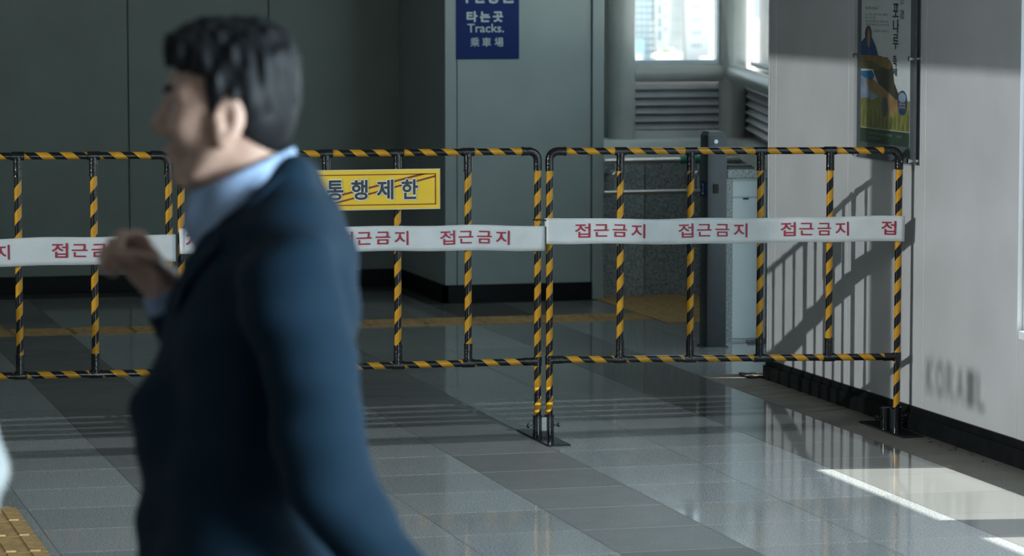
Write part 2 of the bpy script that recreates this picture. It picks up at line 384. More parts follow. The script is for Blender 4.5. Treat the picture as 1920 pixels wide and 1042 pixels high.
# ceiling and roof
struct(box('ceiling', -4.2, 5.95, -4.2, 14.0, 3.3, 3.5, M['ceiling']))
al = struct(box('ceiling_alcove', -4.2, 9.0, 14.0, 20.6, 3.3, 3.5, M['ceiling']))  # roof carried far past the bay, shaped to keep the sun out

bm = bmesh.new(); bbox(bm, 4.80, 6.20, 14.35, 14.40, 3.24, 3.3); bbox(bm, 4.80, 6.20, 17.0, 17.05, 3.24, 3.3); bbox(bm, 4.80, 4.85, 14.40, 17.0, 3.24, 3.3); bbox(bm, 6.15, 6.20, 14.40, 17.0, 3.24, 3.3)
new_obj('skylight_rim', finish(bm, 'skylight_rim'), M['white_paint'], al)
# ------------------------------------------------------------------ alcove behind the barrier
gw = struct(box('wall_granite', 5.292, 6.45, 18.19, 18.9, 0.0, 0.79, M['concrete']))
for a, b in ((5.294, 5.566), (5.570, 6.02), (6.024, 6.4)):
    box('granite_slab', a, b, 18.14, 18.19, 0.0, 0.787, M['granite_wall'], gw, 0.002)
box('recess_panel', 5.27, 5.50, 18.55, 18.60, 0.895, 3.3, M['panel_back'], gw)
box('recess_panel', 5.20, 5.30, 18.10, 18.60, 0.0, 3.3, M['panel_back'], gw)
box('ledge', 5.292, 6.45, 18.13, 18.95, 0.79, 0.895, M['white_paint'], gw, 0.006, 2)
# angled bay on the right: runs from the corner pipe toward the camera
BD = Vector((-0.2453, -0.9694, 0)); BN = Vector((-0.9694, 0.2453, 0))   # along, and into the room
CP = Vector((6.20, 18.45, 0)); BA = CP + Vector((0.05, 0, 0)); TE = 2.95
def bay_box(bm, t0, t1, n0, n1, z0, z1):
    pts = [BA + BD*t + BN*n for t, n in ((t0,n0),(t1,n0),(t1,n1),(t0,n1))]
    poly_prism(bm, [Vector((p.x,p.y,z0)) for p in pts], (0,0,z1-z0))
bw = empty('wall_bay', (BA.x, BA.y, 0)); struct(bw)
def bay_part(name, m, *boxes):
    bm = bmesh.new()
    for b in boxes: bay_box(bm, *b)
    return keep(new_obj(name, finish(bm, name), m), bw)
bay_part('core', M['concrete'], (-0.2, TE, -0.25, -0.02, 0.0, 0.79))
for t in range(5):
    if 0.776+0.5*t > TE: break
    bay_part('granite_slab', M['granite_wall'], (0.28+0.5*t, 0.776+0.5*t, -0.02, 0.03, 0.0, 0.787))
bay_part('ledge', M['white_paint'], (0.0, TE, -0.25, 0.04, 0.79, 0.895))

def pipe_col(name, c, r, label):
    t = thing(name, label, 'column', (c[0], c[1], 0.895))
    bm = bmesh.new(); cyl(bm, (0,0,0.0), (0,0,2.405), r, seg=40)
    o = new_obj('shaft', finish(bm, 'shaft', True), M['pipe_paint'], t)
    bm = bmesh.new(); cyl(bm, (0,0,0.0), (0,0,0.006), r+0.006, seg=40)
    new_obj('base_ring', finish(bm, 'base_ring', True), M['pipe_paint'], t)
    return t
pipe_col('pipe_column', (5.522, 18.45), 0.078, 'grey round pipe column beside the wall pillar, left of the window')
pipe_col('pipe_column', (6.20, 18.45), 0.082, 'grey round pipe column at the window corner, right of the square pane')
bm = bmesh.new(); cyl(bm, (5.585, 18.45, 1.273), (6.13, 18.45, 1.273), 0.05, seg=32)
tag(new_obj('pipe_beam', finish(bm, 'pipe_beam', True), M['pipe_paint']), 'grey horizontal pipe rail under the square window pane', 'beam')
bm = bmesh.new(); p = CP + BD*0.07; q = CP + BD*TE; cyl(bm, (p.x, p.y, 1.273), (q.x, q.y, 1.273), 0.05, seg=32)
tag(new_obj('pipe_beam', finish(bm, 'pipe_beam', True), M['pipe_paint']), 'grey sloping-away pipe rail right of the corner column', 'beam')
# back window
w = struct(empty('window_8', (5.86, 18.47, 1.32)))
bm = bmesh.new()
bbox(bm, 5.59, 6.125, 18.45, 18.50, 1.318, 1.348); bbox(bm, 6.10, 6.125, 18.45, 18.50, 1.348, 3.3); bbox(bm, 5.57, 5.598, 18.45, 18.50, 1.348, 3.3)
keep(new_obj('window_frame', finish(bm, 'window_frame'), M['alu']), w)
keep(box('pane', 5.598, 6.10, 18.473, 18.478, 1.348, 3.3, M['glass']), w)
w = struct(empty('window_9', (BA.x, BA.y, 1.32)))
bm = bmesh.new(); bay_box(bm, 0.05, TE, -0.09, -0.05, 1.315, 1.335)
keep(new_obj('window_frame', finish(bm, 'window_frame'), M['alu']), w)
bm = bmesh.new(); bay_box(bm, 0.05, TE, -0.072, -0.068, 1.335, 3.3)
keep(new_obj('pane', finish(bm, 'pane'), M['glass']), w)
# unseen glazed door, added to let light in between bay and right wall
dE = BA + BD*TE; dS = Vector((5.09, 14.24, 0)); dd = (dE-dS).normalized(); dn = Vector((dd.y, -dd.x, 0)); DL = (dE-dS).length
dr_ = struct(empty('added_door', (dS.x, dS.y, 0)))
def door_part(name, m, *bx):
    bm = bmesh.new()
    for t0, t1, n0, n1, z0, z1 in bx:
        poly_prism(bm, [dS + dd*t + dn*n + Vector((0,0,z0)) for t, n in ((t0,n0),(t1,n0),(t1,n1),(t0,n1))], (0,0,z1-z0))
    keep(new_obj(name, finish(bm, name), m), dr_)
door_part('door_frame', M['alu'], (0,0.04,-0.03,0.03,0,3.3), (DL-0.04,DL,-0.03,0.03,0,3.3), (0.04,DL-0.04,-0.03,0.03,2.3,2.36), (0.04,DL-0.04,-0.03,0.03,0,0.05))
door_part('pane', M['glass'], (0.04,DL-0.04,-0.004,0.004,0.05,2.3), (0.04,DL-0.04,-0.004,0.004,2.36,3.3))
# louvers
lv = thing('louver_panel', 'grey horizontal louver slats between the two pipe columns', 'louver', (5.86, 18.5, 0.93))
for k in range(6):
    z = 0.945 + 0.047*k
    bm = bmesh.new(); poly_prism(bm, [(5.56,18.455,z+0.004),(5.56,18.46,z-0.002),(5.56,18.515,z+0.040),(5.56,18.51,z+0.046)], (0.60,0,0))
    keep(new_obj('slat', finish(bm, 'slat'), M['louver']), lv)
keep(box('back_sheet', 5.56, 6.42, 18.52, 18.53, 0.895, 1.26, M['louver']), lv)
keep(box('bottom_rail', 5.58, 6.14, 18.45, 18.50, 0.895, 0.94, M['louver']), lv)
lv = thing('louver_panel', 'grey louver slats running away right of the corner column', 'louver', (BA.x, BA.y, 0.93))
for k in range(6):
    z = 0.945 + 0.047*k
    bm = bmesh.new(); pr = [(-0.02,z+0.004),(-0.025,z-0.002),(-0.08,z+0.040),(-0.075,z+0.046)]
    poly_prism(bm, [BA + BD*-0.05 + BN*n + Vector((0,0,zz)) for n, zz in pr], BD*(TE+0.05))
    keep(new_obj('slat', finish(bm, 'slat'), M['louver']), lv)
bm = bmesh.new(); bay_box(bm, -0.10, TE, -0.11, -0.09, 0.895, 1.30)
keep(new_obj('back_sheet', finish(bm, 'back_sheet'), M['louver']), lv)

# handrail in front of the granite wall
hr = thing('handrail', 'double stainless handrail with a green end grip on the granite wall', 'handrail', (5.6, 18.0, 0.79))
for z, n in ((0.79, 'upper_rail'), (0.611, 'lower_rail')):
    bm = bmesh.new(); cyl(bm, (5.285, 18.0, z), (6.25, 18.0, z), 0.0165 if n == 'upper_rail' else 0.013, seg=20)
    keep(new_obj(n, finish(bm, n, True), M['steel']), hr)
bm = bmesh.new(); cyl(bm, (5.735, 18.0, 0.79), (5.95, 18.0, 0.79), 0.021, seg=20)
tag(keep(new_obj('grip', finish(bm, 'grip', True), M['green_grip']), hr), 'green rubber grip')
for x in (5.352, 5.845):
    bm = bmesh.new(); tube(bm, [(x,18.0,0.775),(x,18.0,0.62)], 0.006, 10)
    keep(new_obj('rail_post', finish(bm, 'rail_post', True), M['steel']), hr)
    bm = bmesh.new(); tube(bm, [(x-0.015,18.0,0.715),(x-0.015,18.06,0.715),(x-0.015,18.14,0.715)], 0.011, 12)
    bmesh.ops.create_uvsphere(bm, u_segments=12, v_segments=8, radius=0.018, matrix=Matrix.Translation((x-0.015,17.995,0.715)))
    keep(new_obj('bracket', finish(bm, 'bracket', True), M['steel']), hr)

# dark metal post
dp = thing('gate_post', 'dark grey square metal post standing behind the right barrier panel', 'post', (5.12, 15.54, 0))
bm = bmesh.new(); bbox(bm, 5.074, 5.176, 15.48, 15.60, 0.0, 1.052, 0.006, 2)
keep(new_obj('body', finish(bm, 'body', True), M['steel_dark']), dp)
bm = bmesh.new()
for (z, i) in ((1.052, 0.0), (1.068, 0.012)): pass
A = [(5.076,15.482,1.050),(5.174,15.482,1.050),(5.174,15.598,1.050),(5.076,15.598,1.050)]; B = [(5.088,15.50,1.068),(5.164,15.50,1.068),(5.164,15.588,1.068),(5.088,15.588,1.068)]
va = [bm.verts.new(p) for p in A]; vb = [bm.verts.new(p) for p in B]; bm.faces.new(vb); bm.faces.new(va[::-1])
for i in range(4): bm.faces.new((va[i], va[(i+1)%4], vb[(i+1)%4], vb[i]))
keep(new_obj('cap', finish(bm, 'cap'), M['steel_dark']), dp)
keep(box('reader_window', 5.103, 5.131, 15.474, 15.482, 0.765, 0.811, M['black_gloss'], None, 0.002), dp)
bm = bmesh.new(); cyl(bm, (5.116, 15.483, 1.020), (5.116, 15.474, 1.020), 0.010, seg=20)
keep(new_obj('sensor', finish(bm, 'sensor', True), M['alu']), dp)
keep(box('base_plate', 5.066, 5.184, 15.472, 15.608, 0.0, 0.006, M['steel_dark']), dp)
np_ = keep(box('number_plate', 5.071, 5.076, 15.50, 15.582, 0.745, 0.825, M['blue_sign']), dp)
keep(_lettering('numeral', [('2', 0.025, 0.012, 0.03, 0.055, 0.01)], (5.071, 15.582, 0.745), (0,-1,0), (0,0,1), M['sign_letter'], None), np_)

# cabinet in granite surround
cb = thing('hydrant_cabinet', 'white two-door cabinet in a speckled granite surround behind the dark post', 'cabinet', (5.35, 15.9, 0))
bm = bmesh.new(); bbox(bm, 5.256, 5.288, 15.725, 16.05, 0.0, 0.822); bbox(bm, 5.256, 5.50, 15.715, 16.05, 0.822, 0.866, 0.003)
keep(new_obj('surround', finish(bm, 'surround'), M['granite_frame']), cb)
keep(box('body', 5.288, 5.47, 15.745, 16.04, 0.0, 0.822, M['cab_white']), cb)
keep(box('door', 5.290, 5.468, 15.735, 15.746, 0.012, 0.722, M['cab_white'], None, 0.002), cb)
fl = keep(box('flap', 5.290, 5.468, 15.735, 15.746, 0.726, 0.808, M['cab_white'], None, 0.002), cb)
o = box('handle_slot', 5.345, 5.375, 15.731, 15.737, 0.714, 0.722, M['black_gloss']); keep(o, cb)
tr = thing('document_tray', 'dark flat tray lying on the granite cabinet top', 'tray', (5.345, 15.86, 0.866))
bm = bmesh.new(); poly_prism(bm, [(5.268,15.735,0.866),(5.41,15.745,0.866),(5.43,15.95,0.866),(5.285,15.97,0.866)], (0,0,0.012))
keep(new_obj('tray_body', finish(bm, 'tray_body'), M['steel_dark']), tr)
bm = bmesh.new(); poly_prism(bm, [(5.280,15.745,0.878),(5.40,15.753,0.878),(5.418,15.94,0.878),(5.297,15.955,0.878)], (0,0,0.006))
keep(new_obj('lid', finish(bm, 'lid'), M['black_gloss']), tr)
fp = thing('floor_plate', 'thin grey metal plate on the floor before the white cabinet', 'plate', (5.45, 15.68, 0.0))
bm = bmesh.new(); poly_prism(bm, [(5.33,15.60,0.0),(5.52,15.56,0.0),(5.54,15.70,0.0),(5.36,15.715,0.0)], (0,0,0.008))
keep(new_obj('sheet', finish(bm, 'sheet'), M['steel_dark']), fp)
bm = bmesh.new(); tube(bm, [(5.40,15.60,0.008),(5.40,15.60,0.022),(5.46,15.59,0.022),(5.46,15.59,0.008)], 0.004, 8)
keep(new_obj('lift_handle', finish(bm, 'lift_handle', True), M['steel_dark']), fp)
# scrap of dirt at the wall corner
bm = bmesh.new()
bmesh.ops.create_icosphere(bm, subdivisions=3, radius=1)
r2 = random.Random(3)
for v in bm.verts:
    n = 1 + 0.35*math.sin(5*v.co.x+1)*math.cos(4*v.co.y) + r2.uniform(-.08,.08)
    v.co = Vector((4.905 + 0.045*v.co.x*n, 14.30 + 0.085*v.co.y*n, 0.006 + 0.007*v.co.z*n))
tag(new_obj('dirt_clump', finish(bm, 'dirt_clump', True), M['dirt']), 'brown crumpled scrap on the floor at the white wall corner', 'debris')
for k in range(14):
    bm = bmesh.new(); bmesh.ops.create_icosphere(bm, subdivisions=1, radius=1)
    s = r2.uniform(0.003, 0.007)
    for v in bm.verts: v.co = Vector((v.co.x*s*1.4, v.co.y*s*1.6, v.co.z*s*0.6))*r2.uniform(.8,1.2)
    o = new_obj('leaf_crumb', finish(bm, 'leaf_crumb'), M['dirt']); o.location = (4.895+r2.uniform(-.035,.025), 11.45+r2.uniform(-.4,.5)*(1 if k > 3 else 1.6), s*0.5)
    tag(o, 'tiny dry brown crumb lying along the black baseboard', 'debris', 'crumbs along the baseboard')

# ------------------------------------------------------------------ barricade
PR = 0.0138
def orient(p0, p1):
    z = (Vector(p1)-Vector(p0)).normalized(); x = Vector((0,-1,0)); x = (x - z*x.dot(z)).normalized(); y = z.cross(x)
    m = Matrix((x, y, z)).transposed().to_4x4(); m.translation = Vector(p0); return m
def pipe(name, p0, p1, parent):
    L = (Vector(p1)-Vector(p0)).length; bm = bmesh.new(); cyl(bm, (0,0,0), (0,0,L), PR, seg=24)
    o = new_obj(name, finish(bm, name, True), M['stripe']); o.parent = parent
    o.matrix_parent_inverse = Matrix.Translation(parent.location).inverted(); o.matrix_basis = orient(p0, p1)
    return o
def coupling(kind, c, d1, d2, parent):
    """black pipe fitting: d1 = run of the through pipe, d2 = branch"""
    c, d1, d2 = Vector(c), Vector(d1).normalized(), Vector(d2).normalized(); R = PR+0.0028
    bm = bmesh.new()
    if kind == 'tee':
        cyl(bm, c - d1*0.024, c + d1*0.024, R, seg=20); cyl(bm, c, c + d2*0.072, R*0.98, seg=20)
        cyl(bm, c + d2*0.072, c + d2*0.078, R*1.06, seg=20)
    elif kind == 'tee_long':
        cyl(bm, c - d1*0.018, c + d1*0.018, R, seg=20); cyl(bm, c, c + d2*0.056, R*0.98, seg=20)
    else:
        rr = 0.034; pts = [c + d1*0.062]
        for k in range(9):
            a = math.pi/2*k/8; o = c + d1*rr + d2*rr
            pts.append(o - d2*rr*math.cos(a) - d1*rr*math.sin(a))
        pts.append(c + d2*0.076); tube(bm, pts, R, 18)
        cyl(bm, c + d1*0.058, c + d1*0.066, R*1.06, seg=18)
    n = 'elbow' if kind == 'elbow' else 'tee_joint'
    return keep(new_obj(n, finish(bm, n, True), M['plastic_black']), parent)
def panel(label, a, b, zt0, zt1, zb0, zb1, n=4):
    """barricade panel from post foot a=(u,v) to b"""
    t = thing('barricade', label, 'barricade', ((a[0]+b[0])/2, (a[1]+b[1])/2, 0.0), 0, 'striped barricade panels')
    A = lambda s, z: Vector((a[0]+(b[0]-a[0])*s, a[1]+(b[1]-a[1])*s, z))
    d = (A(1,0)-A(0,0)).normalized(); up = Vector((0,0,1))
    zt = lambda s: zt0+(zt1-zt0)*s; zb = lambda s: zb0+(zb1-zb0)*s
    pipe('post', A(0,0.02), A(0,zt0-0.055), t); pipe('post', A(1,0.02), A(1,zt1-0.055), t)
    L = (A(1,0)-A(0,0)).length
    pipe('rail', A(0.045/L,zt(0)), A(1-0.045/L,zt(1)), t); pipe('rail', A(0.01/L,zb(0)), A(1-0.01/L,zb(1)), t)
    dr = (A(1,zt(1))-A(0,zt(0))).normalized()
    coupling('elbow', A(0,zt0), dr, -up, t); coupling('elbow', A(1,zt1), -dr, -up, t)
    coupling('tee_long', A(0,zb0), up, d, t); coupling('tee_long', A(1,zb1), up, -d, t)
    for k in range(1, n+1):
        s = k/(n+1)
        pipe('bar', A(s,zb(s)), A(s,zt(s)), t)
        coupling('tee', A(s,zt(s)), d, -up, t); coupling('tee', A(s,zb(s)), d, up, t)
    return t
PA = panel('striped barricade panel at the left edge with tape reading across it', (0.515, 12.56), (1.945, 12.53), 1.152, 1.144, 0.318, 0.310)
PB = panel('striped barricade panel in the middle carrying the yellow sign', (1.992, 12.53), (3.410, 12.545), 1.143, 1.139, 0.312, 0.308)
PC = panel('striped barricade panel on the right reaching the white wall', (3.458, 12.545), (4.880, 12.425), 1.138, 1.129, 0.312, 0.297)
# feet
def base(label, u, v):
    t = thing('barricade_stand', label, 'stand', (u, v, 0), 0, 'barricade bases')
    def P(o): o.parent = t; return o
    P(box('base_plate', -0.046, 0.046, -0.24, 0.24, 0.0, 0.007, M['base_metal'], None, 0.002))
    for s in (-1, 1):
        bm = bmesh.new(); cyl(bm, (s*0.024,0,0.005), (s*0.024,0,0.092), 0.0185, seg=24); cyl(bm, (s*0.024,0,0.088), (s*0.024,0,0.0925), 0.0195, seg=24)
        P(new_obj('socket', finish(bm, 'socket', True), M['base_metal']))
        bm = bmesh.new(); cyl(bm, (s*0.040,0,0.052), (s*0.066,0,0.052), 0.004, seg=10); cyl(bm, (s*0.058,0,0.052), (s*0.066,0,0.052), 0.009, seg=8); tube(bm, [(s*0.062,-0.016,0.054),(s*0.062,0,0.052),(s*0.062,0.016,0.050)], 0.004, 8)
        P(new_obj('wing_bolt', finish(bm, 'wing_bolt'), M['base_metal']))
    P(box('web_plate', -0.010, 0.010, -0.012, 0.012, 0.006, 0.086, M['steel_dark']))
    return t
base('black twin-socket base under the meeting of middle and right panels', 3.434, 12.545)
base('black twin-socket base beside the black baseboard of the white wall', 4.856, 12.425)
base('black twin-socket base hidden behind the man in the suit', 1.968, 12.53)
bm = bmesh.new(); tube(bm, [(3.385,12.528,0.868),(3.41,12.524,0.872),(3.434,12.53,0.866),(3.458,12.524,0.871),(3.478,12.530,0.869)], 0.0025, 8)
tube(bm, [(3.395,12.528,0.870),(3.39,12.52,0.878)], 0.002, 6)
tag(new_obj('wire_tie', finish(bm, 'wire_tie', True), M['plastic_black']), 'thin black wire tying the two meeting posts together', 'wire')

# barrier tape with lettering
def tape(label, a, b, za, zb, h, first, pitch, seed, wrap=True, tri=None):
    t = thing('barrier_tape', label, 'tape', ((a[0]+b[0])/2, (a[1]+b[1])/2, (za+zb)/2), 0, 'lettered barrier tapes')
    o = Vector((a[0], a[1], 0)); d = Vector((b[0]-a[0], b[1]-a[1], 0)); L = d.length; d.normalize(); nrm = Vector((d.y, -d.x, 0))
    ph = seed*1.7
    def bot(x): return za + (zb-za)*x/L + 0.0025*math.sin(x*5+ph) + 0.0015*math.sin(x*17+ph*2)
    def hh(x): return h*(1 + 0.015*math.sin(x*9+ph))
    def off(x, f): return 0.004 + 0.003*math.sin(x*11+ph+2*f) + 0.002*math.sin(x*29+ph)*f
    nx, nz = 90, 6; vs = []; fs = []
    for i in range(nx+1):
        x = L*i/nx
        for j in range(nz+1):
            f = j/nz; vs.append(o + d*x + nrm*off(x, f) + Vector((0,0,bot(x)+hh(x)*f)))
    for i in range(nx):
        for j in range(nz):
            k = i*(nz+1)+j; fs.append((k, k+nz+1, k+nz+2, k+1))
    me = bpy.data.meshes.new('strip'); me.from_pydata(vs, [], fs); me.polygons.foreach_set('use_smooth', [True]*len(fs))
    s = new_obj('strip', me, M['tape']); keep(s, t)
    sm = s.modifiers.new('thickness', 'SOLIDIFY'); sm.thickness = 0.0006; sm.offset = -1
    # ends wrapped round the posts
    for p, sg in ((a, 1), (b, -1)):
        bm = bmesh.new()
        x = 0 if sg == 1 else L
        z0, z1 = bot(x)+0.002, bot(x)+hh(x)-0.002
        c = o + d*x + nrm*(-PR-0.001) + d*sg*(PR*0.9)
        ring = []
        for k in range(13):
            an = math.pi*k/12 + math.pi/2
            q = c + d*(-sg)*(-math.cos(an))*(PR+0.003)*-1*-1 + nrm*math.sin(an)*(PR+0.003)
            ring.append((bm.verts.new((q.x,q.y,z0)), bm.verts.new((q.x,q.y,z1))))
        for r0, r1 in zip(ring, ring[1:]): bm.faces.new((r0[0], r1[0], r1[1], r0[1]))
        keep(new_obj('wrapped_end', finish(bm, 'wrapped_end', True), M['tape']), t)
    items = []; x = first; cw, gap = 0.062, 0.0755
    word = '접근금지'
    wid = {'접':0.062,'근':0.060,'금':0.058,'지':0.056}
    while x < L:
        for k, ch in enumerate(word):
            x0 = x + k*gap; w_ = wid[ch]; hgt = 0.056 if ch in '접지' else 0.050
            if x0 > -0.005 and x0 + w_ < L - 0.002: items.append((ch, x0, (0.056-hgt)*0.5, w_, hgt, 0.018))
        x += pitch
    def warp(x, y): return bot(x) + hh(x)*0.5 - 0.026 + y, off(x, (0.3+y/h)) + 0.0012
    lettering('letter', items, (o.x, o.y, 0), d, (0,0,1), M['tape_red'], s, 0.0, warp)
    return t
off_v = PR + 0.004
tape('white tape with red lettering wrapped across the right barricade panel', (3.440, 12.545-off_v), (4.898, 12.423-off_v), 0.772, 0.763, 0.101, 0.115, 0.417, 1)
tape('white tape with red lettering across the middle panel below the yellow sign', (1.985, 12.53-off_v), (3.432, 12.545-off_v), 0.766, 0.750, 0.099, -0.205, 0.409, 2)
tape('white tape with red lettering sagging across the left edge panel', (0.50, 12.56-off_v), (1.965, 12.53-off_v), 0.722, 0.739, 0.105, 0.115, 0.440, 3)

# yellow sign
sg = thing('warning_sign', 'yellow sign with black lettering and dark red diagonal lines', 'sign', (2.73, 12.50, 0.927))
S0 = Vector((2.468, 12.513, 0.925)); AX = Vector((0.5345, 0.0, 0.004)).normalized(); UPV = Vector((0,0,1)); SW, SH = 0.536, 0.149
keep(box('board', 2.468, 2.468+SW, 12.513, 12.521, 0.925, 0.925+SH, M['sign_yellow']), sg)
keep(box('edge_trim', 2.464, 2.468+SW+0.004, 12.5155, 12.523, 0.921, 0.925+SH+0.004, M['sign_edge']), sg)
def flat(name, quads, m, parent, lift):
    me = bpy.data.meshes.new(name); vs = []; fs = []
    for q in quads:
        fs.append(tuple(range(len(vs), len(vs)+len(q)))); vs += [(S0.x + x, S0.y - lift, S0.z + z) for x, z in q]
    me.from_pydata(vs, [], fs); return keep(new_obj(name, me, m), parent)
i, wd = 0.014, 0.0038
fr = [[(i,i),(SW-i,i),(SW-i,i+wd),(i,i+wd)], [(i,SH-i-wd),(SW-i,SH-i-wd),(SW-i,SH-i),(i,SH-i)], [(i,i),(i+wd,i),(i+wd,SH-i),(i,SH-i)], [(SW-i-wd,i),(SW-i,i),(SW-i,SH-i),(SW-i-wd,SH-i)]]
fr += [[(0.052,i),(0.082,i),(SW-i,0.118),(SW-i,0.126)], [(i,0.0145),(i,0.020),(SW-0.075,SH-i),(SW-0.045,SH-i)]]
fr[-2] = [(0.066,i),(0.090,i),(SW-i,0.1215),(SW-i,0.1285)]; fr[-1] = [(i,0.0215),(i,0.0285),(SW-0.075,SH-i),(SW-0.042,SH-i)]
flat('border_lines', fr, M['sign_red'], sg, 0.0012)
chars = [('통', 0.088), ('행', 0.184), ('제', 0.286), ('한', 0.384)]
bl = [(c, x, 0.036, 0.066, 0.078, 0.028) for c, x in chars]
wl_ = [(c, x-0.0035, 0.0325, 0.073, 0.085, 0.066) for c, x in chars]
lettering('letter_outline', wl_, S0, (1,0,0), (0,0,1), M['sign_white'], sg, 0.0022)
lettering('letter', bl, S0, (1,0,0), (0,0,1), M['sign_black'], sg, 0.0032)

# blue boarding sign on the pillar
bs = thing('direction_sign', 'blue sign with pale multilingual lettering high on the pillar', 'sign', (4.61, 18.05, 1.37))
keep(box('board', 4.431, 4.796, 18.044, 18.05, 1.370, 1.90, M['blue_sign'], None, 0.002), bs)
it = [('타',4.490,1.578,0.064,0.062,0.05),('는',4.567,1.578,0.060,0.060,0.05),('곳',4.642,1.578,0.060,0.060,0.05),
      ('Tracks.',4.494,1.520,0.213,0.049,0.02),
      ('乘',4.512,1.440,0.052,0.052,0.015),('車',4.580,1.440,0.052,0.052,0.015),('場',4.652,1.440,0.052,0.052,0.015),
      ('부',4.455,1.684,0.075,0.072,0.05),('산',4.530,1.684,0.072,0.072,0.05),('방',4.612,1.682,0.072,0.074,0.05),('면',4.692,1.684,0.072,0.072,0.05)]
lettering('letter', [(s, x-4.431, z-1.37, w_, h_, b_) for s, x, z, w_, h_, b_ in it], (4.431, 18.044, 1.37), (1,0,0), (0,0,1), M['sign_letter'], bs, 0.0015)

# poster in an acrylic holder on the right wall
po = thing('wall_poster', 'festival poster under clear acrylic with steel standoffs on the white wall', 'poster', (UW-0.02, 12.70, 1.075))
PV0, PV1 = 13.035, 12.375                     # far and near edges
bm = bmesh.new(); bbox(bm, UW-0.022, UW-0.018, PV1, PV0, 1.072, 2.05)
keep(new_obj('backing', finish(bm, 'backing'), mat('poster_backing', (0.10, 0.115, 0.125), 0.4, noise=0.05)), po)
bm = bmesh.new(); bbox(bm, UW-0.034, UW-0.031, PV1-0.004, PV0+0.004, 1.068, 2.054)
keep(new_obj('acrylic_cover', finish(bm, 'acrylic_cover'), M['acrylic']), po)
for v, z in ((13.015,1.088),(12.395,1.088),(13.015,1.497),(12.395,1.497),(13.015,1.94),(12.395,1.94)):
    bm = bmesh.new(); cyl(bm, (UW,v,z), (UW-0.044,v,z), 0.007, seg=14); cyl(bm, (UW-0.036,v,z), (UW-0.046,v,z), 0.010, seg=16)
    keep(new_obj('standoff', finish(bm, 'standoff', True), M['steel']), po)
sheet = keep(box('sheet', UW-0.0235, UW-0.022, 12.435, 12.985, 1.14, 1.99, mat('poster_paper', (0.68, 0.70, 0.70), 0.5, noise=0.03)), po)
# poster plane: x runs from the far edge to the near one (0..0.55), y up from 1.14
PO = Vector((UW-0.0235, 12.985, 1.14)); PX = Vector((0,-1,0))
def pr(name, polys, col, lift):
    me = bpy.data.meshes.new(name); vs = []; fs = []
    for q in polys:
        fs.append(tuple(range(len(vs), len(vs)+len(q)))); vs += [PO + PX*x + Vector((-lift,0,y if y < 0.061 else 0.06+(y-0.06)*0.72)) for x, y in q]
    me.from_pydata(vs, [], fs); return keep(new_obj(name, me, mat(name+'_ink', col, 0.5, noise=0.25, scale=18)), sheet)
def blob(cx, cy, rx, ry, n=28, wob=0.0, seed=0):
    return [(cx + rx*math.cos(2*math.pi*k/n)*(1+wob*math.sin(3*2*math.pi*k/n+seed)), cy + ry*math.sin(2*math.pi*k/n)*(1+wob*math.cos(2*2*math.pi*k/n+seed))) for k in range(n)]
pr('printed_sky', [[(0,0.12),(0.30,0.12),(0.25,0.22),(0.16,0.30),(0.05,0.36),(0,0.38)]], (0.26,0.32,0.42), 0.0006)
pr('printed_field', [[(0,0.06),(0.55,0.06),(0.55,0.235),(0.42,0.22),(0.32,0.20),(0.22,0.245),(0.12,0.22),(0.05,0.235),(0,0.22)]], (0.23,0.22,0.06), 0.0009)
pr('printed_grass', [[(0.02+0.045*k,0.07),(0.045+0.045*k,0.07),(0.04+0.045*k+0.01*math.sin(k*2),0.20+0.05*math.sin(k*1.7))] for k in range(12)], (0.13,0.15,0.03), 0.0011)
pr('printed_sand', [[(0.07,0.37),(0.20,0.32),(0.33,0.27),(0.45,0.28),(0.44,0.20),(0.36,0.13),(0.28,0.20),(0.20,0.25),(0.10,0.27),(0.06,0.32)]], (0.33,0.20,0.08), 0.0012)
pr('printed_water', [[(0,0.385),(0.13,0.39),(0.16,0.36),(0.13,0.33),(0.06,0.345),(0.0,0.36)]], (0.02,0.16,0.32), 0.0013)
pr('printed_rock', [[(0.14,0.47),(0.30,0.47),(0.36,0.42),(0.38,0.33),(0.45,0.24),(0.40,0.235),(0.30,0.28),(0.20,0.32),(0.15,0.38)]], (0.055,0.05,0.03), 0.0014)
pr('printed_boat', [[(0,0.475),(0.12,0.48),(0.24,0.475),(0.33,0.455),(0.36,0.425),(0.33,0.40),(0.25,0.415),(0.14,0.40),(0,0.395)]], (0.24,0.15,0.035), 0.0016)
pr('printed_hull', [[(0,0.445),(0.12,0.445),(0.20,0.425),(0.24,0.405),(0.20,0.395),(0,0.40)]], (0.12,0.10,0.035), 0.0018)
pr('printed_robe', [[(0,0.475),(0.20,0.478),(0.17,0.53),(0.13,0.575),(0.10,0.60),(0.05,0.58),(0.0,0.55)]], (0.012,0.055,0.20), 0.0020)
pr('printed_head', [blob(0.085,0.60,0.038,0.045)], (0.05,0.025,0.035), 0.0022)
pr('printed_face', [blob(0.09,0.575,0.018,0.055)], (0.36,0.19,0.10), 0.0024)
pr('printed_seal', [blob(0.475,0.22,0.052,0.07)], (0.02,0.06,0.14), 0.0026)
pr('printed_seal_sky', [blob(0.475,0.25,0.040,0.028)], (0.25,0.32,0.42), 0.0028)
pr('printed_seal_spots', [blob(0.45+0.017*(k%4),0.195+0.018*(k//4),0.007,0.007,8) for k in range(8)], (0.40,0.22,0.16), 0.0029)
pr('printed_shadow', [blob(0.28,0.19,0.035,0.055)], (0.10,0.085,0.10), 0.0021)
pr('printed_footer', [[(0,0.0),(0.55,0.0),(0.55,0.058),(0,0.058)]], (0.03,0.055,0.03), 0.0012)
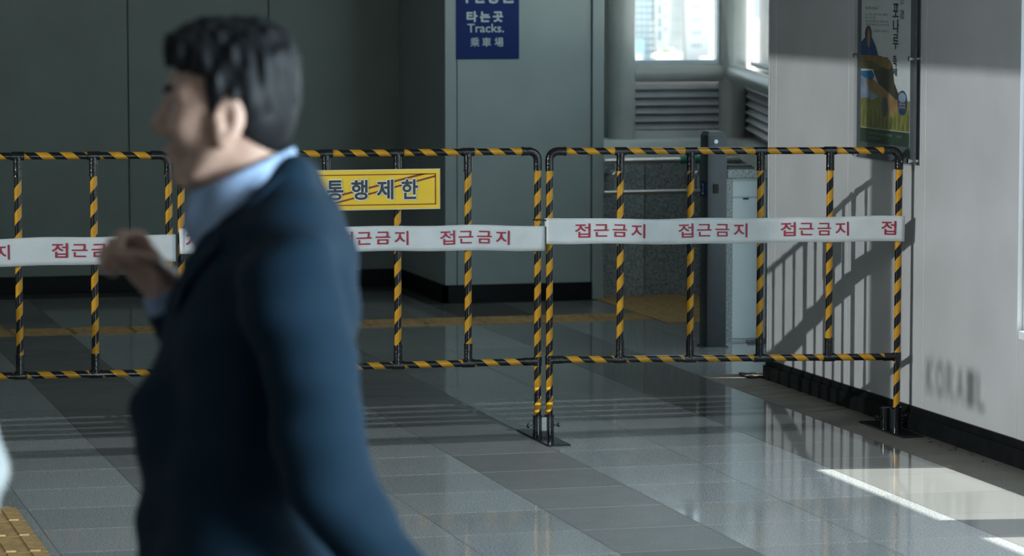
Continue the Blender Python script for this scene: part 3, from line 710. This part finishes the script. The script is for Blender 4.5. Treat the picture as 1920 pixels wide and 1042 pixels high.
ink = mat('poster_ink_black', (0.02,0.022,0.025), 0.5, noise=0.2); inkw = mat('poster_ink_pale', (0.35,0.36,0.34), 0.5, noise=0.2); inkg = mat('poster_ink_grey', (0.10,0.11,0.115), 0.5, noise=0.2)
col = [('마',0.36,0.77,0.07,0.07,0.01),('포',0.36,0.672,0.065,0.075,0.01),('나',0.365,0.588,0.065,0.075,0.01),('루',0.365,0.50,0.06,0.082,0.01),('축',0.365,0.405,0.045,0.065,0.01),('제',0.365,0.355,0.045,0.045,0.01),('한',0.44,0.745,0.045,0.05,0.0),('강',0.44,0.665,0.045,0.05,0.0)]
col = [(c_, x_, 0.06+(y_-0.06)*0.75, w_, h_*0.75, b_) for c_, x_, y_, w_, h_, b_ in col]
lettering('brush_letter', col, PO, PX, (0,0,1), ink, sheet, 0.003)
ln = [('축제 안내',0.05,0.693,0.14,0.016,0.0),('일시 가을 강변 나루터 앞마당',0.05,0.662,0.26,0.012,0.0),('장소 나루 광장',0.05,0.644,0.12,0.012,0.0),('주최 나루 축제 추진 위원회 모임',0.05,0.626,0.26,0.012,0.0),('후원 강변 마을 주민 모임 일동 함께',0.05,0.608,0.27,0.012,0.0),('나루터 이야기',0.14,0.573,0.18,0.014,0.0)]
ln = [(c_, x_, 0.06+(y_-0.06)*0.77, w_, h_*0.8, b_) for c_, x_, y_, w_, h_, b_ in ln]
lettering('printed_line', ln, PO, PX, (0,0,1), inkg, sheet, 0.003)
lettering('printed_line', [('나루 축제 추진 위원회',0.10,0.033,0.26,0.012,0.0),('강변 나루',0.42,0.033,0.05,0.010,0.0),('문의 안내소',0.10,0.015,0.14,0.010,0.0)], PO, PX, (0,0,1), inkw, sheet, 0.003)

# ------------------------------------------------------------------ outside: town seen through the windows
GZ = -15.0
fac_w = mat('facade_white', (0.80,0.80,0.79), 0.8, noise=0.03, scale=0.3)  # facade colours lightened to stand in for distance haze
fac_b = mat('facade_blue', (0.62,0.70,0.75), 0.7, noise=0.05, scale=0.3)
fac_g = mat('facade_grey', (0.60,0.64,0.67), 0.8, noise=0.04, scale=0.3)
fac_p = mat('facade_mauve', (0.56,0.52,0.58), 0.8, noise=0.06, scale=0.3)
fac_c = mat('facade_cream', (0.76,0.70,0.63), 0.8, noise=0.04, scale=0.3)
win_m = mat('far_window', (0.30,0.38,0.42), 0.2, noise=0.1, scale=1)
town = mat('town_ground', (0.62,0.60,0.56), 0.9, noise=0.15, scale=0.05, col2=(0.48,0.50,0.50))
struct(box('ground_outside', -500, 1200, 21.0, 1500, GZ-0.5, GZ, town))
struct(box('ground_side', 9.5, 1200, -400, 21.0, GZ-0.5, GZ, town))
CR = Vector((math.cos(YAW), -math.sin(YAW), 0)); CF = Vector((math.sin(YAW), math.cos(YAW), 0))
def bld(label, lat, dist, w, d, h, m, rows=(), group=None, name='apartment_building'):
    """building standing at lateral offset / distance along the view axis; rows: (x, z, w, h) windows on the near face"""
    t = thing(name, label, 'building', CR*lat + CF*dist + Vector((0,0,GZ)), -YAW, group)
    def P(o, p=t): o.parent = p; return o
    P(box('wall', 0, w, 0, d, 0, h, m)); P(box('roof', -0.3, w+0.3, -0.3, d+0.3, h, h+0.6, fac_g))
    for x, z, ww, hh in rows: P(box('window', x, x+ww, -0.06, 0.02, z, z+hh, win_m))
    return t
K = 700/6200
L_ = lambda px: (px-960)*K
zr = [(-15+0, 0)]
def zrow(y): return (1.8 - (y+33)*K) - GZ
bld('pale blue glazed tower at the left of the far window view', L_(1150), 704, 8.3, 12, 40, fac_b, [(4.6+1.1*a, zrow(100)+1.35*b, 0.75, 0.8) for a in range(4) for b in range(10)])
bld('white tower with one column of paired windows beyond the square pane', L_(1228), 700, 3.1, 12, 44, fac_w, [(1.9, zrow(60)+2.7*b, 0.45, 1.3) for b in range(4)] + [(0.5, zrow(75)+2.7*b, 0.8, 2.2) for b in range(4)])
bld('plain grey slab tower between the two white towers', L_(1262), 712, 2.6, 12, 42, fac_g, [(0.4, zrow(90)+3.0*b, 2.0, 0.1) for b in range(5)])
bld('broad white tower with rows of three small windows', L_(1284), 698, 5.0, 12, 46, fac_w, [(1.25+0.75*a, zrow(87)+2.72*b, 0.45, 0.65) for a in range(3) for b in range(6)])
bld('pale narrow tower at the right edge of the square pane', L_(1334), 720, 4.0, 12, 38, fac_c, [(0.5+1.2*a, zrow(70)+2.9*b, 0.7, 1.0) for a in range(3) for b in range(5)])
bld('mauve building in the narrow pane right of the corner column', L_(1393), 690, 8.0, 12, 40, fac_p, [(3.7+1.0*a, zrow(40)+2.6*b, 0.5, 0.8) for a in range(2) for b in range(4)])
bld('cream block with a blue window before the mauve building', L_(1419), 670, 4.6, 8, zrow(34), fac_c, [(1.2, zrow(50), 0.9, 0.7)])
bld('low white house below the mauve building', L_(1396), 600, 4.2, 8, zrow(78)-1.5, fac_w, [(0.6+1.3*a, 7.0, 0.7, 0.9) for a in range(2)], None, 'house')
bld('low white flat-roofed house below the broad white tower', L_(1278), 620, 5.2, 8, zrow(92)-0.6, fac_w, [(0.7+1.4*a, 1.6, 0.8, 1.0) for a in range(3)], None, 'house')
bld('low cream house at the foot of the blue tower', L_(1196), 610, 4.4, 8, 3.0, fac_c, [(0.7+1.3*a, 1.2, 0.7, 0.9) for a in range(3)], None, 'house')
tk = thing('water_tank', 'light blue rooftop tank at the left of the square pane', 'tank', CR*L_(1188)*0.95 + CF*665 + Vector((0,0,GZ)), -YAW)
for nme, bx in (('tank_body', (0, 2.0, 0, 2.5, zrow(93), zrow(69))), ('stand', (0.2, 1.8, 0.2, 2.3, 0, zrow(93)))):
    o = box(nme, *bx, mat('tank_blue', (0.30,0.52,0.72), 0.5, noise=0.05) if nme == 'tank_body' else fac_g); o.parent = tk
# tree and street greenery
leaf = mat('tree_leaf', (0.30,0.40,0.24), 0.8, noise=0.25, scale=1.5)
tt = thing('tree', 'round pale green tree before the grey slab tower', 'tree', CR*L_(1247)*0.9 + CF*630 + Vector((0,0,GZ)), -YAW)
bm = bmesh.new(); r4 = random.Random(8)
for k in range(46):
    a, rr, zz = r4.uniform(0, 6.28), r4.uniform(0, 1.7), r4.uniform(2.2, 4.2)
    bmesh.ops.create_icosphere(bm, subdivisions=1, radius=r4.uniform(.4,.7), matrix=Matrix.Translation((rr*math.cos(a), rr*math.sin(a), zz - 0.25*rr)))
new_obj('crown', finish(bm, 'crown'), leaf, tt)
bm = bmesh.new(); cyl(bm, (0,0,0), (0,0,2.8), 0.22, 0.14, 10); new_obj('trunk', finish(bm, 'trunk'), M['dirt'], tt)

# ------------------------------------------------------------------ people: signed distance fields meshed with surface nets
class Field:
    def __init__(s, lo, hi, h):
        s.lo = np.array(lo, float); s.h = h; s.n = np.ceil((np.array(hi)-s.lo)/h).astype(int)+1
        s.F = np.full(s.n, 0.2, np.float32)
        s.ax = [(s.lo[i]+h*np.arange(s.n[i])).astype(np.float32) for i in range(3)]
    def sl(s, lo, hi, pad):
        r = []
        for i in range(3):
            a = max(0, int((lo[i]-pad-s.lo[i])/s.h)); b = min(s.n[i], int((hi[i]+pad-s.lo[i])/s.h)+2)
            r.append(slice(a, max(a, b)))
        return tuple(r)
    def grid(s, sl): return np.meshgrid(s.ax[0][sl[0]], s.ax[1][sl[1]], s.ax[2][sl[2]], indexing='ij', sparse=True)
    def put(s, sl, d, k, op='add'):
        A = s.F[sl]
        if op == 'add':
            if k > 0: hh = np.maximum(k-np.abs(A-d), 0)/k; s.F[sl] = np.minimum(A, d) - hh*hh*k*0.25
            else: s.F[sl] = np.minimum(A, d)
        else:
            d = -d
            hh = np.maximum(k-np.abs(A-d), 0)/max(k, 1e-6); s.F[sl] = np.maximum(A, d) + hh*hh*k*0.25
    def ell(s, c, r, k=0.02, op='add', rz=0.0, ry=0.0):
        R = max(r); sl = s.sl(np.array(c)-R, np.array(c)+R, k+0.03); X, Y, Z = s.grid(sl)
        x, y, z = X-c[0], Y-c[1], Z-c[2]
        if rz: x, y = x*math.cos(rz)+y*math.sin(rz), -x*math.sin(rz)+y*math.cos(rz)
        if ry: x, z = x*math.cos(ry)-z*math.sin(ry), x*math.sin(ry)+z*math.cos(ry)
        k0 = np.sqrt((x/r[0])**2+(y/r[1])**2+(z/r[2])**2)+1e-6; k1 = np.sqrt((x/r[0]**2)**2+(y/r[1]**2)**2+(z/r[2]**2)**2)+1e-6
        s.put(sl, (k0*(k0-1)/k1).astype(np.float32), k, op)
    def cone(s, a, b, ra, rb, k=0.02, op='add', sy=1.0):
        a, b = np.array(a, float), np.array(b, float); R = max(ra, rb)*max(1, 1/sy)
        sl = s.sl(np.minimum(a,b)-R, np.maximum(a,b)+R, k+0.03); X, Y, Z = s.grid(sl)
        d = b-a; L2 = (d*d).sum()+1e-9
        t = np.clip(((X-a[0])*d[0]+(Y-a[1])*d[1]+(Z-a[2])*d[2])/L2, 0, 1)
        q = np.sqrt((X-a[0]-t*d[0])**2+((Y-a[1]-t*d[1])*sy)**2+(Z-a[2]-t*d[2])**2)-(ra+(rb-ra)*t)
        s.put(sl, q.astype(np.float32), k, op)
    def chain(s, pts, rs, k=0.02, sy=1.0):
        for i in range(len(pts)-1): s.cone(pts[i], pts[i+1], rs[i], rs[i+1], k, sy=sy)
    def mesh(s, name):
        F = s.F; n = F.shape; ins = F < 0
        c = np.zeros((n[0]-1, n[1]-1, n[2]-1), np.int8)
        for i in (0,1):
            for j in (0,1):
                for l in (0,1): c += ins[i:n[0]-1+i, j:n[1]-1+j, l:n[2]-1+l]
        idx = np.argwhere((c > 0) & (c < 8)); vid = -np.ones(c.shape, np.int32); vid[tuple(idx.T)] = np.arange(len(idx))
        P = np.zeros((len(idx), 3)); W = np.zeros(len(idx)); I, J, Kk = idx.T
        for axis in range(3):
            o1, o2 = [q for q in range(3) if q != axis]
            for p in (0,1):
                for q in (0,1):
                    A = idx.copy(); A[:, o1] += p; A[:, o2] += q; B = A.copy(); B[:, axis] += 1
                    fa, fb = F[tuple(A.T)], F[tuple(B.T)]; x = (fa < 0) != (fb < 0)
                    t = np.where(x, fa/np.where(x, fa-fb, 1), 0); pt = A.astype(float); pt[:, axis] += t
                    P += pt*x[:, None]; W += x
        P = P/W[:, None]*s.h + s.lo
        quads = []
        for axis in range(3):
            o1, o2 = (axis+1) % 3, (axis+2) % 3
            a = [slice(None)]*3; b = [slice(None)]*3; a[axis] = slice(0, -1); b[axis] = slice(1, None)
            E = np.argwhere(ins[tuple(a)] != ins[tuple(b)])
            E = E[(E[:, o1] > 0) & (E[:, o2] > 0) & (E[:, o1] < n[o1]-1) & (E[:, o2] < n[o2]-1)]
            fl = ins[tuple(E.T)]
            def at(d1, d2):
                Q = E.copy(); Q[:, o1] -= d1; Q[:, o2] -= d2; return vid[tuple(Q.T)]
            q = np.stack([at(1,1), at(0,1), at(0,0), at(1,0)], 1); q[~fl] = q[~fl][:, ::-1]; quads.append(q)
        Q = np.concatenate(quads)
        me = bpy.data.meshes.new(name); me.vertices.add(len(P)); me.vertices.foreach_set('co', P.astype(np.float32).ravel())
        me.loops.add(Q.size); me.loops.foreach_set('vertex_index', Q.astype(np.int32).ravel())
        me.polygons.add(len(Q)); me.polygons.foreach_set('loop_start', np.arange(0, Q.size, 4, dtype=np.int32)); me.polygons.foreach_set('loop_total', np.full(len(Q), 4, np.int32))
        me.update(calc_edges=True); me.validate(); me.polygons.foreach_set('use_smooth', [True]*len(me.polygons))
        return me

skin = mat('skin', (0.54, 0.33, 0.25), 0.5, noise=0.06, scale=25); skin.node_tree.nodes['Principled BSDF'].inputs['Subsurface Weight'].default_value = 0.08
skin.node_tree.nodes['Principled BSDF'].inputs['Subsurface Radius'].default_value = (0.02, 0.008, 0.005)
hair_m = mat('black_hair', (0.006, 0.006, 0.007), 0.55, noise=0.4, scale=90, bump=0.12, bscale=260, spec=0.2)
navy = mat('navy_suit_cloth', (0.0016, 0.0145, 0.030), 0.85, noise=0.12, scale=400, bump=0.1, bscale=500, spec=0.25); navy.node_tree.nodes['Principled BSDF'].inputs['Sheen Weight'].default_value = 0.0
blue_shirt = mat('pale_blue_shirt', (0.30, 0.40, 0.58), 0.7, noise=0.05, scale=200)
white_cloth = mat('white_cloth', (0.33, 0.335, 0.33), 0.85, noise=0.06, scale=60, bump=0.3, bscale=60)
dark_cloth = mat('dark_trousers', (0.012, 0.016, 0.025), 0.8, noise=0.2, scale=300)
shoe_m = mat('black_shoe', (0.012, 0.011, 0.010), 0.25, noise=0.2, scale=40)
lips_m = mat('lips', (0.33, 0.14, 0.11), 0.45, noise=0.1); eye_m = mat('eye_white', (0.55, 0.53, 0.50), 0.2, noise=0.05); iris_m = mat('iris', (0.012, 0.008, 0.006), 0.15, noise=0.2)

def v3(*a): return np.array(a, float)
def hand(F, wrist, dirn, palm_n, side, curl, s=1.0):
    """palm and five fingers grown into field F. dirn: wrist -> knuckles, palm_n: out of the palm, side: toward the thumb"""
    d, n, t = [np.array(q, float)/np.linalg.norm(q) for q in (dirn, palm_n, side)]
    n = n - d*np.dot(n, d); n /= np.linalg.norm(n); t = np.cross(d, n)*(1 if np.dot(np.cross(d, n), t) > 0 else -1)
    w = np.array(wrist, float)
    for k in (-0.026, -0.009, 0.009, 0.026): F.cone(w + t*k*0.7*s, w + d*0.085*s + t*k*s, 0.016*s, 0.013*s, 0.010)
    for i, (k, L) in enumerate(((0.030, 0.072), (0.010, 0.080), (-0.010, 0.075), (-0.029, 0.060))):
        p = w + d*0.086*s + t*k*s; a = 0.0; r = 0.0092*s
        F.cone(p - d*0.01*s, p, 0.0125*s, r, 0.004)
        for seg_, f in ((0.45, 0.9), (0.32, 1.0), (0.23, 0.8)):
            a += curl*f*(1+0.08*i); q = p + (d*math.cos(a) + n*math.sin(a))*L*seg_*s
            F.cone(p, q, r, r*0.93, 0.002); p = q; r *= 0.93
    p = w + d*0.022*s + t*0.030*s + n*0.010*s; td = d*0.62 + t*0.55 + n*0.55; td /= np.linalg.norm(td)
    q = p + td*0.040*s; F.cone(w + d*0.01*s + t*0.02*s, p, 0.017*s, 0.014*s, 0.01); F.cone(p, q, 0.014*s, 0.0112*s, 0.006)
    td2 = d*0.75 + n*0.65 - t*0.1; td2 /= np.linalg.norm(td2); q2 = q + td2*0.034*s; F.cone(q, q2, 0.0112*s, 0.0095*s, 0.003)
    td3 = d*0.75 + n*0.5 - t*0.5; td3 /= np.linalg.norm(td3); F.cone(q2, q2 + td3*0.022*s, 0.0098*s, 0.0078*s, 0.003)

def head(F, o, s=1.0):
    """head facing -x; o = point between the ears at eye height"""
    def p(x, y, z): return o + v3(x, y, z)*s
    F.ell(p(-0.012, 0, 0.034), (0.080*s, 0.074*s, 0.084*s), 0.02)            # skull
    F.ell(p(0.008, 0, 0.010), (0.060*s, 0.070*s, 0.078*s), 0.03)
    F.ell(p(-0.050, 0, 0.000), (0.050*s, 0.058*s, 0.078*s), 0.03)           # face
    F.cone(p(-0.015, 0, -0.042), p(-0.064, 0, -0.078), 0.048*s, 0.025*s, 0.03)   # jaw
    F.ell(p(-0.078, 0, -0.086), (0.018*s, 0.023*s, 0.016*s), 0.015)         # chin
    for y in (-1, 1):
        F.cone(p(-0.090, y*0.012, 0.036), p(-0.074, y*0.046, 0.032), 0.010*s, 0.009*s, 0.014)   # brow ridge
        F.ell(p(-0.066, y*0.042, -0.016), (0.026*s, 0.019*s, 0.020*s), 0.025)                  # cheek
        F.ell(p(-0.098, y*0.031, 0.012), (0.015*s, 0.017*s, 0.010*s), 0.010, 'sub')            # eye socket
        F.ell(p(-0.080, y*0.031, 0.011), (0.0135*s, 0.0155*s, 0.0135*s), 0.004)                # eyelid ball
        F.cone(p(-0.030, y*0.054, -0.040), p(-0.055, y*0.030, -0.078), 0.015*s, 0.013*s, 0.02) # jaw edge
        F.ell(p(-0.009, y*0.079, -0.006), (0.023*s, 0.011*s, 0.036*s), 0.006, ry=0.2)          # ear
        F.ell(p(-0.014, y*0.091, -0.001), (0.013*s, 0.010*s, 0.023*s), 0.003, 'sub', ry=0.2)
        F.ell(p(-0.020, y*0.084, -0.012), (0.006*s, 0.006*s, 0.009*s), 0.004)
        F.ell(p(-0.018, y*0.078, -0.036), (0.010*s, 0.008*s, 0.010*s), 0.006)                  # lobe
        F.ell(p(-0.101, y*0.0115, -0.023), (0.011*s, 0.0085*s, 0.008*s), 0.006)                # nostril wing
    F.cone(p(-0.093, 0, 0.026), p(-0.115, 0, -0.015), 0.0085*s, 0.0112*s, 0.012)               # nose
    F.ell(p(-0.097, 0, -0.048), (0.010*s, 0.024*s, 0.0065*s), 0.006)                           # upper lip
    F.ell(p(-0.094, 0, -0.061), (0.010*s, 0.021*s, 0.0070*s), 0.006)                           # lower lip
    F.ell(p(-0.105, 0, -0.0545), (0.006*s, 0.026*s, 0.0022*s), 0.002, 'sub')                   # mouth line

def person(label, loc, rz, J, coat_m, shirt_m, leg_m, h, coat_len, fold_seed):
    """J: joints in local metres, facing -x. One continuous body; clothing and hair are its children."""
    root = thing('person', label, 'person', loc, rz)
    o = J['head']; lo = (-0.62, -0.55, -0.01); hi = (0.62, 0.55, 1.85)
    B = Field(lo, hi, h)
    head(B, o)
    B.cone(J['neck']+v3(-0.012,0,0), o + v3(0.010, 0, -0.055), 0.054, 0.050, 0.03)
    B.ell(J['chest'], (0.105, 0.160, 0.20), 0.05); B.ell(J['waist'], (0.10, 0.145, 0.17), 0.06); B.ell(J['hip'], (0.115, 0.165, 0.14), 0.06)
    B.cone(J['chest']+v3(0.005,0,0.08), J['neck']+v3(-0.012,0,-0.01), 0.08, 0.052, 0.04)
    for sd in ('n', 'f'):
        B.chain([J['sh_'+sd], J['el_'+sd], J['wr_'+sd]], [0.052, 0.042, 0.027], 0.02)
        B.cone(J['chest']+v3(0,0,0.12), J['sh_'+sd], 0.075, 0.055, 0.04)
        B.chain([J['hp_'+sd], J['kn_'+sd], J['an_'+sd]], [0.085, 0.058, 0.038], 0.03)
        a = J['an_'+sd]; B.cone(a + v3(0.02,0,-0.05), a + v3(-0.13,0,-0.06), 0.035, 0.028, 0.02)
        d = J['wr_'+sd]-J['el_'+sd]
        hd, hn, hs, hc = J['hand_'+sd]; hand(B, J['wr_'+sd] + d/np.linalg.norm(d)*0.01, hd, hn, hs, hc)
    body = new_obj('body', B.mesh('body'), skin, root)
    # hair
    H = Field(o - v3(0.16, 0.13, 0.16), o + v3(0.17, 0.13, 0.16), min(h, 0.004))
    H.ell(o + v3(-0.006, 0, 0.040), (0.091, 0.084, 0.094), 0.0); H.ell(o + v3(0.014, 0, 0.008), (0.066, 0.078, 0.088), 0.02)
    H.ell(o + v3(0.026, 0, 0.085), (0.052, 0.062, 0.046), 0.03)
    H.ell(o + v3(-0.058, 0.0, 0.100), (0.050, 0.060, 0.032), 0.03, ry=-0.30)
    X, Y, Z = np.meshgrid(H.ax[0]-o[0], H.ax[1]-o[1], H.ax[2]-o[2], indexing='ij', sparse=True)
    keep_ = np.minimum(0.070 - 0.25*np.maximum(np.abs(Y)-0.03,0) - Z, np.maximum(-0.040 + 0.18*np.maximum(0.03-Z, 0) - X + 0.0*Y, -0.018 - 0.70*np.maximum(X-0.0, -0.02) - Z))
    H.F = np.maximum(H.F, keep_.astype(np.float32))
    ear = np.sqrt(((X+0.008)/0.027)**2+((np.abs(Y)-0.088)/0.020)**2+((Z+0.008)/0.040)**2)
    H.F = np.maximum(H.F, ((1-ear)*0.02).astype(np.float32))
    nz = 0.004*(np.sin(X*260+Y*90)*np.sin(Y*210+1.3)*np.sin(Z*50+X*40)) + 0.003*np.sin(X*130+2)*np.sin(Y*160+Z*40)
    H.F = H.F + (nz*(Z > 0.0)).astype(np.float32)
    new_obj('hair', H.mesh('hair'), hair_m, root)
    for y in (-1, 1):
        bm = bmesh.new(); tube(bm, [o+v3(-0.102,y*0.016,0.034), o+v3(-0.097,y*0.032,0.040), o+v3(-0.081,y*0.050,0.036)], [0.0045,0.005,0.002], 8)
        new_obj('eyebrow', finish(bm, 'eyebrow', True), hair_m, root)
        bm = bmesh.new(); c = o + v3(-0.0822, y*0.031, 0.010)
        bmesh.ops.create_uvsphere(bm, u_segments=16, v_segments=10, radius=0.0128, matrix=Matrix.Translation(c) @ Matrix.Diagonal((1,1.0,0.55,1)))
        ey = new_obj('eye', finish(bm, 'eye', True), eye_m, root)
        bm = bmesh.new(); bmesh.ops.create_uvsphere(bm, u_segments=12, v_segments=8, radius=0.006, matrix=Matrix.Translation(c + v3(-0.0095,0,0)) @ Matrix.Diagonal((0.7,1,0.9,1)))
        new_obj('iris', finish(bm, 'iris', True), iris_m, ey)
    # jacket
    G = Field(lo, hi, max(h, 0.006)); nk = J['neck']
    ch, wa, hp = J['chest'], J['waist'], J['hip']
    G.ell(ch + v3(0.0,0,0.0), (0.128, 0.190, 0.215), 0.05); G.ell(wa, (0.128, 0.172, 0.20), 0.07)
    G.ell(hp + v3(-0.005,0,0.0), (0.150, 0.195, 0.19), 0.07)
    G.ell(ch + v3(0.045,0,0.12), (0.085,0.15,0.10), 0.05)
    for sd, y in (('n', -1), ('f', 1)):
        G.cone(J['neck'] + v3(0.03, y*0.045, -0.005), J['sh_'+sd] + v3(0,0,0.0), 0.052, 0.066, 0.04)
        G.chain([J['sh_'+sd], J['el_'+sd], J['wr_'+sd]], [0.072, 0.060, 0.047], 0.010)
        G.cone(hp + v3(-0.02, y*0.11, 0.05), hp + v3(J['flare'][0 if sd=='n' else 1], y*0.13, -0.20), 0.09, 0.085, 0.06)
    X, Y, Z = np.meshgrid(G.ax[0], G.ax[1], G.ax[2], indexing='ij', sparse=True); s = fold_seed
    G.cone(nk + v3(0.050,-0.045,0.038), nk + v3(0.050,0.045,0.038), 0.026, 0.026, 0.03)
    for pa, pb, ra, rb in J.get('front', ()): G.cone(pa, pb, ra, rb, 0.05)
    fold = 0.0055*np.sin(Z*34+X*16+Y*9+s)*np.sin(X*11-Y*13+s) + 0.003*np.sin(Z*75+Y*30+s*2)*np.sin(X*26+Y*8)
    G.F = G.F + fold.astype(np.float32)
    G.F = np.maximum(G.F, (coat_len - Z + 0.0*X + 0.0*Y).astype(np.float32))                    # hem
    # open neck: cut a V down the front and the collar hole
    nk = J['neck']
    rg = np.maximum(nk[2] + 0.032 + 0.835*(X-nk[0]) - Z, np.abs(Y) - 0.085)
    G.F = np.maximum(G.F, -rg.astype(np.float32))
    G.cone(nk + v3(-0.09,0,0.02), nk + v3(-0.14,0,-0.16), 0.060, 0.012, 0.01, 'sub')
    for sd in ('n', 'f'):
        d = J['wr_'+sd]-J['el_'+sd]; d = d/np.linalg.norm(d); c = J['wr_'+sd]
        sl = G.sl(c-0.09, c+0.09, 0.02); X, Y, Z = G.grid(sl)
        pl = (X-c[0])*d[0]+(Y-c[1])*d[1]+(Z-c[2])*d[2]
        near = np.sqrt((X-c[0])**2+(Y-c[1])**2+(Z-c[2])**2) < 0.085
        G.F[sl] = np.where(near, np.maximum(G.F[sl], pl+0.012), G.F[sl])
    jk = new_obj('jacket', G.mesh('jacket'), coat_m, root)
    # lapels and buttons
    for y in (-1, 1):
        vs = [nk+v3(0.045,y*0.090,0.050), nk+v3(0.00,y*0.112,0.005), nk+v3(-0.055,y*0.122,-0.060), nk+v3(-0.100,y*0.085,-0.115), nk+v3(-0.125,y*0.018,-0.20), nk+v3(-0.098,y*0.055,-0.075), nk+v3(-0.045,y*0.092,-0.018)]
        me = bpy.data.meshes.new('lapel'); me.from_pydata([tuple(q) for q in vs], [], [(0,1,6),(1,2,5,6),(2,3,5),(3,4,5)])
        lp = new_obj('lapel', me, coat_m, jk); sm = lp.modifiers.new('thick', 'SOLIDIFY'); sm.thickness = 0.007; sm.offset = 0; bv = lp.modifiers.new('bev', 'BEVEL'); bv.width = 0.002
    # shirt: collar, front, cuffs
    S = Field(nk - v3(0.22, 0.16, 0.22), nk + v3(0.18, 0.16, 0.16), 0.004)
    S.cone(nk + v3(-0.01,0,-0.01), nk + v3(-0.016,0,0.062), 0.080, 0.072, 0.01)
    S.cone(nk + v3(-0.072,-0.020,0.022), nk + v3(-0.092,-0.035,-0.030), 0.022, 0.012, 0.012); S.cone(nk + v3(-0.072,0.020,0.022), nk + v3(-0.092,0.035,-0.030), 0.020, 0.010, 0.012)
    S.ell(ch + v3(-0.018,0,0.06), (0.096,0.13,0.17), 0.03)
    X, Y, Z = np.meshgrid(S.ax[0]-nk[0], S.ax[1]-nk[1], S.ax[2]-nk[2], indexing='ij', sparse=True)
    S.F = np.maximum(S.F, (Z - 0.060 - 0.44*X + 0.0*Y).astype(np.float32))
    S.cone(nk + v3(-0.012,0,0.0), o + v3(0.010,0,-0.055), 0.057, 0.055, 0.0, 'sub')
    new_obj('shirt', S.mesh('shirt'), shirt_m, root)
    for sd in ('n', 'f'):
        d = J['wr_'+sd]-J['el_'+sd]; d = d/np.linalg.norm(d)
        bm = bmesh.new(); c = J['wr_'+sd]
        tube(bm, [c - d*0.05, c - d*0.01, c + d*0.012], [0.040, 0.0385, 0.0375], 24, True)
        new_obj('cuff', finish(bm, 'cuff', True), shirt_m, root)
    # trousers and shoes
    T = Field((-0.6,-0.4,0.03), (0.6,0.4,1.12), max(h, 0.008))
    T.ell(hp, (0.128, 0.178, 0.15), 0.05)
    for sd in ('n', 'f'): T.chain([J['hp_'+sd], J['kn_'+sd], J['an_'+sd]], [0.105, 0.080, 0.068], 0.04)
    new_obj('trousers', T.mesh('trousers'), leg_m, root)
    for sd in ('n', 'f'):
        a = J['an_'+sd]; Q = Field(a + v3(-0.24,-0.08,-0.12), a + v3(0.12,0.08,0.04), 0.007)
        Q.cone(a + v3(0.03,0,-0.045), a + v3(-0.15,0,-0.058), 0.046, 0.036, 0.02); Q.cone(a+v3(0,0,0), a+v3(0.01,0,-0.05), 0.05, 0.045, 0.02)
        X, Y, Z = Q.grid((slice(None),)*3); Q.F = np.maximum(Q.F, (a[2]-0.088 - Z + 0*X + 0*Y).astype(np.float32))
        new_obj('shoe', Q.mesh('shoe'), shoe_m, root)
    return root

J1 = dict(head=v3(-0.006, 0, 1.612), neck=v3(0.020, 0, 1.485), chest=v3(0.030, 0, 1.285), waist=v3(0.010, 0, 1.08), hip=v3(0.015, 0, 0.92),
          sh_n=v3(0.080, -0.190, 1.385), el_n=v3(0.135, -0.255, 1.12), wr_n=v3(0.262, -0.245, 0.925),
          sh_f=v3(0.020, 0.185, 1.385), el_f=v3(0.010, 0.235, 1.12), wr_f=v3(-0.128, 0.185, 1.338),
          hand_n=(v3(0.35,0.1,-0.9), v3(-0.3,0.8,0), v3(-0.8,0,-0.3), 0.45), hand_f=(v3(-0.45,-0.05,0.55), v3(-0.35,-0.6,-0.3), v3(0.4,-0.5,0.6), 1.05),
          hp_n=v3(0.01, -0.095, 0.90), kn_n=v3(-0.14, -0.10, 0.50), an_n=v3(-0.10, -0.10, 0.088),
          hp_f=v3(0.02, 0.095, 0.90), kn_f=v3(0.10, 0.095, 0.49), an_f=v3(0.32, 0.095, 0.13), flare=(0.03, -0.08), front=((v3(-0.035,0.02,1.33), v3(-0.072,0.03,1.17), 0.070, 0.082), (v3(-0.072,0.03,1.17), v3(-0.062,0.03,0.90), 0.082, 0.09)))
person('man in a navy suit and pale blue collar striding left, fist raised', (0.829, 4.646, 0), -YAW, J1, navy, blue_shirt, dark_cloth, 0.0045, 0.80, 1.0)
J2 = dict(head=v3(0.0, 0, 1.56), neck=v3(0.04, 0, 1.44), chest=v3(0.04, 0, 1.25), waist=v3(0.02, 0, 1.05), hip=v3(0.02, 0, 0.90),
          sh_n=v3(0.05, -0.18, 1.35), el_n=v3(0.07, -0.30, 1.14), wr_n=v3(-0.10, -0.22, 1.02),
          sh_f=v3(0.05, 0.250, 1.315), el_f=v3(0.06, 0.285, 1.19), wr_f=v3(-0.05, 0.250, 1.06),
          hand_n=(v3(-0.9,0.2,-0.2), v3(0,0.9,-0.2), v3(0,0,1), 0.5), hand_f=(v3(-0.6,0,-0.7), v3(-0.2,-0.9,0), v3(-0.6,0,0.5), 0.5),
          hp_n=v3(0.02, -0.09, 0.88), kn_n=v3(0.0, -0.10, 0.48), an_n=v3(0.03, -0.10, 0.088),
          hp_f=v3(0.02, 0.09, 0.88), kn_f=v3(0.0, 0.10, 0.48), an_f=v3(0.03, 0.10, 0.088), flare=(-0.02, -0.02))
person('person in white clothes, only an elbow showing at the left edge', (0.112, 4.262, 0), -YAW-math.pi/2, J2, white_cloth, white_cloth, dark_cloth, 0.008, 0.78, 4.0)
